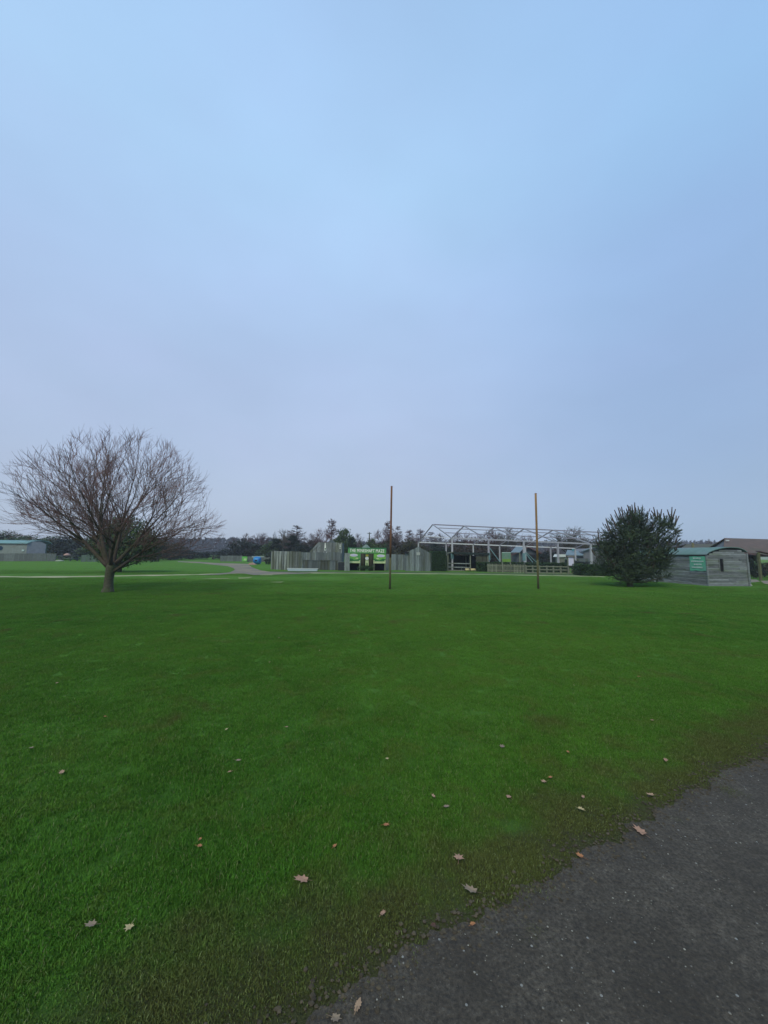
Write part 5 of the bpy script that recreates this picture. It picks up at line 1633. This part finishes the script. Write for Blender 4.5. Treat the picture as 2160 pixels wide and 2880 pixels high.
def sign_lime():
    Y = G(688, 1580).y - .25
    a, b = P(681, 1565, Y), P(695, 1578.5, Y)
    T = thing('lime_sign', 'bright lime green sign on the low fence left of the barrel', 'sign', ((a.x + b.x) / 2, Y, 0))
    o = MB(); o.box(((a.x + b.x) / 2, Y, (a.z + b.z) / 2), (b.x - a.x, .04, a.z - b.z)); pn = o.build('panel', mat('lime_paint', (.13, .47, .08), (.10, .38, .08), 2, .5, 0), T)
    o = MB(); o.box(((a.x + b.x) / 2 + .1, Y - .025, (a.z + b.z) / 2 - .1), ((b.x - a.x) * .5, .008, (a.z - b.z) * .4)); o.build('pale_print', M['cream'], pn)
    for x in (a.x + .05, b.x - .05):
        p_ = MB(); p_.box((x, Y + .06, a.z / 2), (.08, .08, a.z)); p_.build('post', M['fence_wood'], T)
sign_lime()
def barrel():
    b_ = G(723, 1587); Y = b_.y; r_ = 10.5 / ppm(Y)
    T = thing('blue_barrel', 'bright blue plastic play barrel by the path left of the mine', 'barrel', b_)
    o = MB()
    prof = [(-.62, .80), (-.55, .93), (-.3, 1.0), (0, 1.02), (.3, 1.0), (.55, .93), (.62, .80)]
    o.tube([(b_.x + s * 0.72, Y, r_) for s, _ in prof], [k_ * r_ for _, k_ in prof], 18); o.build('body', M['blue'], T, True)
    for s in (-.22, .22):
        h = MB(); h.tube([(b_.x + s - .03, Y, r_), (b_.x + s + .03, Y, r_)], [r_ * 1.045, r_ * 1.045], 18); h.build('hoop', mat('barrel_hoop', (.02, .26, .50), None, 3, .4, 0), T, True)
    q = MB(); q.box((b_.x, Y - r_ * .99, r_ * 1.0), (.3, .06, .16)); q.build('dark_slot', M['dark'], T)
    b2 = G(707, 1588.5); p_ = MB()
    pts_ = [(b2.x - .45, b2.y, 0), (b2.x - .30, b2.y, .22), (b2.x + .05, b2.y, .30), (b2.x + .30, b2.y, .14), (b2.x + .52, b2.y, .10), (b2.x + .52, b2.y, 0)]
    p_.prism(pts_, (0, .5, 0)); solo('pink_ramp', p_, M['pink'], 'low pinkish ramp on the path beside the blue barrel', 'play object', (b2.x, b2.y, 0))
barrel()
# low white pipe with white cover behind the barrel
q0, q1 = G(705, 1581), G(739, 1581)
o = MB(); zt = P(720, 1566, q0.y + .5).z; o.bar((q0.x, q0.y + .5, zt), (q1.x, q1.y + .5, zt + .03), .22, .22)
for x in (q0.x + .3, q1.x - .3): o.box((x, q0.y + .5, (zt - .11) / 2), (.08, .08, zt - .11))
solo('white_beam', o, mat('pale_teal', (.36, .46, .44), None, 3, .6, 0), 'pale horizontal beam on legs just above the blue barrel', 'beam', (q0.x, q0.y + .5, 0))
# white goose-like statue far behind
def goose():
    b_ = G(367, 1573.5); Y = b_.y
    o = MB(); k_ = 1 / ppm(Y)
    x, z = b_.x, 0
    o.tube([(x - .35, Y, .30), (x - .2, Y, .34), (x + .05, Y, .34), (x + .3, Y, .28), (x + .5, Y, .22)], [.06, .20, .24, .16, .03], 10)
    o.tube([(x - .2, Y, .42), (x - .3, Y, .62), (x - .26, Y, .76), (x - .14, Y, .80)], [.10, .065, .06, .07], 8)
    T = thing('goose', 'white goose standing on the grass right of the bare tree trunk', 'goose', b_)
    o.build('body', M['white'], T, True)
    bk = MB(); bk.tube([(x - .09, Y, .80), (x + .04, Y, .78)], [.04, .012], 6); bk.build('beak', M['pole'], T)
    for s in (-.06, .08):
        l_ = MB(); l_.tube([(x + s, Y, 0), (x + s, Y, .16)], [.018, .02], 5); l_.build('leg', M['pole'], T)
goose()
# utility pole far off
def upole():
    Y = 95.; a = P(1039, 1497, Y)
    T = thing('utility_pole', 'thin dark utility pole with crossarm far behind the maze', 'pole', (a.x, Y, 0))
    o = MB(); o.tube([(a.x, Y, 0), (a.x, Y, a.z)], [.16, .12], 8); o.build('shaft', M['bark'], T)
    c_ = MB(); c_.box((a.x, Y - .15, a.z - .25), (1.1, .12, .14)); c_.build('crossarm', M['bark'], T)
upole()

# ------------------------------------------------------------------ background trees
def norm_unit(tk, cr):
    zs = sorted(v[2] for v in cr.v); xs = sorted(v[0] for v in cr.v)
    top = zs[int(len(zs) * .997)]; w_ = xs[int(len(xs) * .985)] - xs[int(len(xs) * .015)]
    for o in (tk, cr): o.v = [(x / w_, y / w_, z / top) for x, y, z in o.v]
def proto_bare(name, mt, seed, kind):
    """unit tree: 1 m tall, about 1 m wide, origin at its foot"""
    rnd = random.Random(seed)
    T = thing(name, 'x', 'tree', (0, 0, 0))
    tk, cr = MB(), MB()
    if kind == 'larch':
        tk.tube([(0, 0, -.01), (.01, 0, .35), (-.01, 0, .7), (.0, 0, 1.)], [.022, .017, .010, .003], 6)
        for i in range(150):
            z = rnd.uniform(.10, .985); a = rnd.uniform(0, 6.28); L = (.40 * (1 - z) ** .75 + .05) * rnd.uniform(.6, 1.1)
            p = Vector((0, 0, z)); d = Vector((math.cos(a), math.sin(a), rnd.uniform(-.05, .45))).normalized()
            pts_ = branch_line(p, d, L, rnd, 4, .25, .09)
            cr.tube(pts_, [.0045, .004, .0035, .003, .0022], 3, False)
            for _ in range(9):
                k_ = rnd.randint(1, 3); q = pts_[k_]; dd = (d + rand_perp(d, rnd) * .9 + Vector((0, 0, rnd.uniform(-.3, .4)))).normalized()
                cr.tube([q, q + dd * L * rnd.uniform(.12, .34)], [.0030, .0020], 3, False)
    else:
        tk.tube([(0, 0, -.01), (.01, 0, .1), (.0, 0, .28)], [.034, .028, .022], 7)
        cen = Vector((0, 0, .56)); rad = (.5, .5, .45)
        for i in range(11):
            a = rnd.uniform(0, 6.28); el = rnd.uniform(28, 86)
            d = Vector((math.cos(a) * math.cos(R(el)), math.sin(a) * math.cos(R(el)), math.sin(R(el))))
            p = Vector((0, 0, rnd.uniform(.10, .27))); L = ell_hit(p, d, cen, rad) * rnd.uniform(.7, 1.06)
            pts_ = branch_line(p, d, L, rnd, 6, .2, .09); tk.tube(pts_, [.014, .012, .010, .008, .006, .0045, .003], 4)
            for j in range(12):
                k_ = rnd.randint(1, 5); q = pts_[k_].lerp(pts_[k_ + 1], rnd.random()); dd = ((pts_[k_ + 1] - pts_[k_]).normalized() + rand_perp(d, rnd) * .8).normalized()
                L2 = min(ell_hit(q, dd, cen, rad), rnd.uniform(.14, .34)); L2 = max(L2, .06)
                p2 = branch_line(q, dd, L2, rnd, 3, .25, .1); cr.tube(p2, [.0050, .0042, .0035, .0028], 3, False)
                for _ in range(9):
                    m_ = rnd.randint(0, 2); q3 = p2[m_].lerp(p2[m_ + 1], rnd.random()); d3 = (dd + rand_perp(dd, rnd) * .8 + Vector((0, 0, .2))).normalized()
                    cr.tube([q3, q3 + d3 * rnd.uniform(.05, .15)], [.0032, .0020], 3, False)
    norm_unit(tk, cr)
    tk.build('trunk', M['limb'], T); cr.build('crown', mt, T)
    return T
def proto_leafy(name, mt, seed, kind):
    rnd = random.Random(seed)
    T = thing(name, 'x', 'tree', (0, 0, 0))
    tk, cr = MB(), MB()
    if kind == 'conifer':
        tk.tube([(0, 0, -.01), (0, 0, .5), (0, 0, .98)], [.03, .02, .004], 6)
        for i in range(60):
            z = rnd.uniform(.08, .95); a = rnd.uniform(0, 6.28); r_ = (.40 * (1 - z) ** .8 + .04) * rnd.uniform(.6, 1.15)
            leaf_cloud(cr, (math.cos(a) * r_ * .75, math.sin(a) * r_ * .75, z), .10, .10, .06, 60, .026, rnd, .2)
    elif kind == 'round':
        tk.tube([(0, 0, -.01), (0, 0, .4), (0, 0, .8)], [.03, .025, .008], 6)
        for i in range(34):
            d = Vector((rnd.gauss(0, 1), rnd.gauss(0, 1), rnd.gauss(0, .9))).normalized(); f = rnd.uniform(.35, .85)
            c = (d.x * .42 * f, d.y * .42 * f, .52 + d.z * .42 * f)
            leaf_cloud(cr, c, .16, .16, .14, 110, .026, rnd, .3)
    else:   # wide bush
        tk.tube([(0, 0, -.01), (0, 0, .5)], [.04, .01], 6)
        for i in range(30):
            a = rnd.uniform(0, 6.28); r_ = .42 * rnd.random() ** .5; z = rnd.uniform(.12, .86) * (1 - r_ * .7)
            leaf_cloud(cr, (math.cos(a) * r_, math.sin(a) * r_, z), .17, .17, .15, 120, .028, rnd, .3)
    norm_unit(tk, cr)
    tk.build('trunk', M['bark'], T); cr.build('crown', mt, T)
    return T
PR = {
    'bare': proto_bare('bare_tree', M['far_twig'], 1, 'round'), 'red': proto_bare('bare_tree', M['far_twig_red'], 2, 'round'),
    'olivebare': proto_bare('bare_tree', M['far_twig_olive'], 3, 'round'), 'larch': proto_bare('larch_tree', M['far_twig_red'], 4, 'larch'),
    'larch2': proto_bare('larch_tree', M['far_twig'], 9, 'larch'),
    'conifer': proto_leafy('conifer_tree', M['evergreen_deep'], 5, 'conifer'), 'round': proto_leafy('evergreen_tree', M['evergreen'], 6, 'round'),
    'bush': proto_leafy('bush', M['evergreen'], 7, 'bush'), 'oliveb': proto_leafy('bush', M['olive'], 8, 'bush'), 'brownb': proto_leafy('bush', M['brown_bush'], 10, 'bush'),
    'deepb': proto_leafy('bush', M['evergreen_deep'], 12, 'bush'),
}
used = set()
def bg(kind, px, top, Y, wpx, label, lean=0., group='trees and bushes behind the mine fence', rz=None):
    pr = PR[kind]; b_ = P(px, 1570, Y); h = P(px, top, Y).z; w_ = wpx / ppm(Y)
    loc = (b_.x, Y, 0); z_ = (px * 1.7 + Y) % 6.28 if rz is None else rz
    ht = h / (.98)
    cat = 'bush' if pr.name.startswith('bush') else 'tree'
    if kind in used:
        o = copy_tree(pr, loc, z_, (w_, w_, ht), label, group)
    else:
        used.add(kind); o = pr; o.location = loc; o.rotation_euler = (0, 0, z_); o.scale = (w_, w_, ht); o['label'] = label; o['group'] = group
    o['category'] = cat
    if lean: o.rotation_euler = (0, R(lean), 0)
    return o
BG = [
    # behind the low fence and the pale slab fence
    ('bare', 688, 1501, 92, 60, 'faint pinkish bare tree behind the lime green sign'),
    ('red', 728, 1500, 86, 64, 'reddish bare tree rising behind the blue barrel'),
    ('deepb', 700, 1521, 80, 110, 'broad dark bush behind the lime green sign'),
    ('bush', 762, 1524, 76, 80, 'dark green bush left of the pale slab fence'),
    ('olivebare', 800, 1491, 78, 62, 'thin bare tree with arching top above the pale slab fence'),
    ('larch2', 832, 1480, 72, 74, 'spiky bare larch above the junction of pale and dark fence'),
    ('conifer', 775, 1516, 66, 46, 'small dark conifer above the left end of the slab fence'),
    ('conifer', 822, 1508, 64, 62, 'stout dark conifer above the middle of the slab fence'),
    ('deepb', 855, 1530, 62, 70, 'low dark bush left of the sloping tower'),
    ('bare', 882, 1502, 84, 56, 'pale bare tree just left of the sloping tower'),
    ('brownb', 880, 1520, 66, 60, 'brownish bush behind the slanted edge of the tower'),
    ('red', 910, 1490, 68, 66, 'red twigged bare tree behind the tower'),
    ('larch', 930, 1462, 74, 50, 'tallest larch with a leaning tip above the tower'),
    ('round', 965, 1488, 58, 56, 'rounded dark evergreen right of the tower'),
    ('conifer', 991, 1512, 56, 30, 'slim dark conifer above the left end of the maze lettering'),
    ('bare', 1010, 1502, 98, 52, 'pale distant bare tree above the word at the left of the maze'),
    ('bush', 1052, 1517, 58, 70, 'green bush behind the right half of the maze lettering'),
    ('red', 1078, 1493, 64, 84, 'dense reddish bare tree left of the left pole'),
    ('larch', 1090, 1468, 70, 44, 'narrow larch tip just left of the left pole'),
    ('larch2', 1119, 1482, 76, 36, 'thin slanting larch just right of the left pole'),
    ('brownb', 1100, 1511, 60, 80, 'brown bush directly behind the left pole'),
    ('oliveb', 1135, 1521, 57, 80, 'olive bush above the low plank wall'),
    ('larch', 1150, 1492, 88, 44, 'pinkish larch between the left pole and the arched gate'),
    ('larch', 1182, 1490, 92, 46, 'pinkish larch straight above the arched gate'),
    ('bare', 1165, 1512, 80, 70, 'low hazy bare tree behind the arched gate'),
    ('oliveb', 1190, 1531, 56, 56, 'olive bush right behind the arched gate top'),
    # behind the steel frame
    ('bare', 1240, 1503, 92, 84, 'hazy bare tree inside the first bay of the steel frame'),
    ('larch2', 1212, 1498, 96, 56, 'faint larch left of the first steel gable'),
    ('red', 1300, 1497, 88, 84, 'rounded reddish bare tree behind the second steel gable'),
    ('deepb', 1232, 1528, 60, 90, 'dark bush behind the tall clipped hedge'),
    ('brownb', 1296, 1524, 63, 100, 'brown thicket behind the shelter roof'),
    ('red', 1352, 1512, 76, 96, 'low reddish bare tree behind the right half of the shelter'),
    ('brownb', 1360, 1526, 61, 110, 'brown thicket between shelter and green notice board'),
    ('red', 1380, 1489, 74, 60, 'red bare tree left of the third steel gable'),
    ('olivebare', 1418, 1486, 80, 80, 'greenish bare tree right of the third steel gable'),
    ('brownb', 1408, 1532, 64, 70, 'brown bush behind the green notice board'),
    ('red', 1482, 1506, 84, 46, 'small red bare tree under the fourth steel gable'),
    ('deepb', 1540, 1551, 60, 62, 'dark low bush right of the right pole'),
    ('olivebare', 1602, 1486, 74, 92, 'large round greenish bare tree behind the sixth steel gable'),
    ('bare', 1560, 1530, 90, 80, 'low bare scrub behind the fifth steel gable'),
    ('olivebare', 1652, 1515, 82, 70, 'bare tree between the steel frame and the pine'),
    ('bare', 1700, 1532, 84, 90, 'bare scrub hidden partly by the pine'),
    ('deepb', 1610, 1574, 52, 90, 'low dark bush row in front of the stable'),
    ('brownb', 1520, 1560, 66, 60, 'brown scrub beside the small red roofed barn'),
    ('bare', 2001, 1518, 110, 34, 'faint bare tree over the low barn roof at the right'),
    ('deepb', 2122, 1573, 30, 36, 'dark bush beneath the large barn eaves'),
    ('brownb', 2160, 1583, 31, 60, 'dark brown hedge below the field sign'),
    # behind the shed and the big bare tree
    ('round', -10, 1497, 78, 110, 'dark tree at the left edge behind the teal roofed shed'),
    ('olivebare', 40, 1494, 84, 90, 'bare tree above the teal shed roof'),
    ('bush', 75, 1508, 76, 130, 'dark green bush directly behind the teal roofed shed'),
    ('bush', 150, 1510, 72, 130, 'broad dark bush right of the teal roofed shed'),
    ('deepb', 215, 1509, 70, 120, 'dark bush behind the picnic table'),
    ('round', 285, 1508, 66, 90, 'dark tree behind the left limbs of the bare tree'),
    ('oliveb', 440, 1508, 74, 110, 'olive grey bush right of the dark round evergreen'),
    ('oliveb', 395, 1520, 60, 80, 'olive bush behind the low bluish panel'),
    ('deepb', 422, 1561, 66, 26, 'small black bush between the two far board panels'),
    ('brownb', 480, 1532, 84, 100, 'grey brown thicket on the far side of the left meadow'),
    ('deepb', 474, 1548, 78, 44, 'dark rounded bush just right of the lone greenish post'),
    ('deepb', 540, 1548, 88, 90, 'low dark hedge bush in the middle of the far meadow edge'),
    ('deepb', 600, 1551, 92, 90, 'low dark hedge bush left of the long low fence'),
    ('deepb', 655, 1545, 88, 90, 'low dark hedge bush behind the long low fence'),
    ('deepb', 756, 1571, 52, 18, 'little dark shrub at the left end of the slab fence'),
]
for x in BG:
    bg(*x)
for k_, pr in list(PR.items()):
    if k_ not in used:
        for c in list(pr.children): bpy.data.objects.remove(c)
        bpy.data.objects.remove(pr)

# far wood on the horizon (one mass)
def far_wood():
    rnd = random.Random(31); o = MB()
    px = -120.
    while px < 2300:
        for row in range(3):
            Y = 300 + row * 16 + rnd.uniform(-5, 5)
            x = P(px + rnd.uniform(-4, 4), 1560, Y).x
            topy = 1511 + 4 * noise.noise(Vector((px * .012, 0, 0))) + rnd.uniform(-2, 4) + row * .5
            if px > 800: topy += 10
            if px < 250: topy += 5
            h = P(px, topy, Y).z
            for k_ in range(4):
                z = h * (.18 + .22 * k_); wv = 2.9 * (1.1 - k_ * .22)
                leaf_cloud(o, (x, Y, z), wv, wv, h * .16, 26, 1.05, rnd, .3)
        px += 8.5
    tag(o.build('far_wood', mat('far_wood', (.030, .036, .030), (.020, .024, .024), .05, .95, 0, island=.4)), 'distant bluish wood along the whole horizon', 'wood', kind='stuff')
far_wood()

# ------------------------------------------------------------------ haze
def haze():
    o = MB(); top = 16.
    o.box((0, 440, (top - 1) / 2), (1860, 1060, top + 1))
    m_ = bpy.data.materials.new('haze'); m_.use_nodes = True; t_ = m_.node_tree; t_.nodes.clear()
    oo = t_.nodes.new('ShaderNodeOutputMaterial'); v = t_.nodes.new('ShaderNodeVolumePrincipled')
    v.inputs['Color'].default_value = (.80, .86, 1., 1); v.inputs['Density'].default_value = HAZE; v.inputs['Anisotropy'].default_value = 0.
    t_.links.new(v.outputs[0], oo.inputs['Volume'])
    ob = o.build('haze', m_)
    tag(ob, 'thin blue evening haze over the fields', 'haze', kind='stuff')
HAZE = .0008
haze()
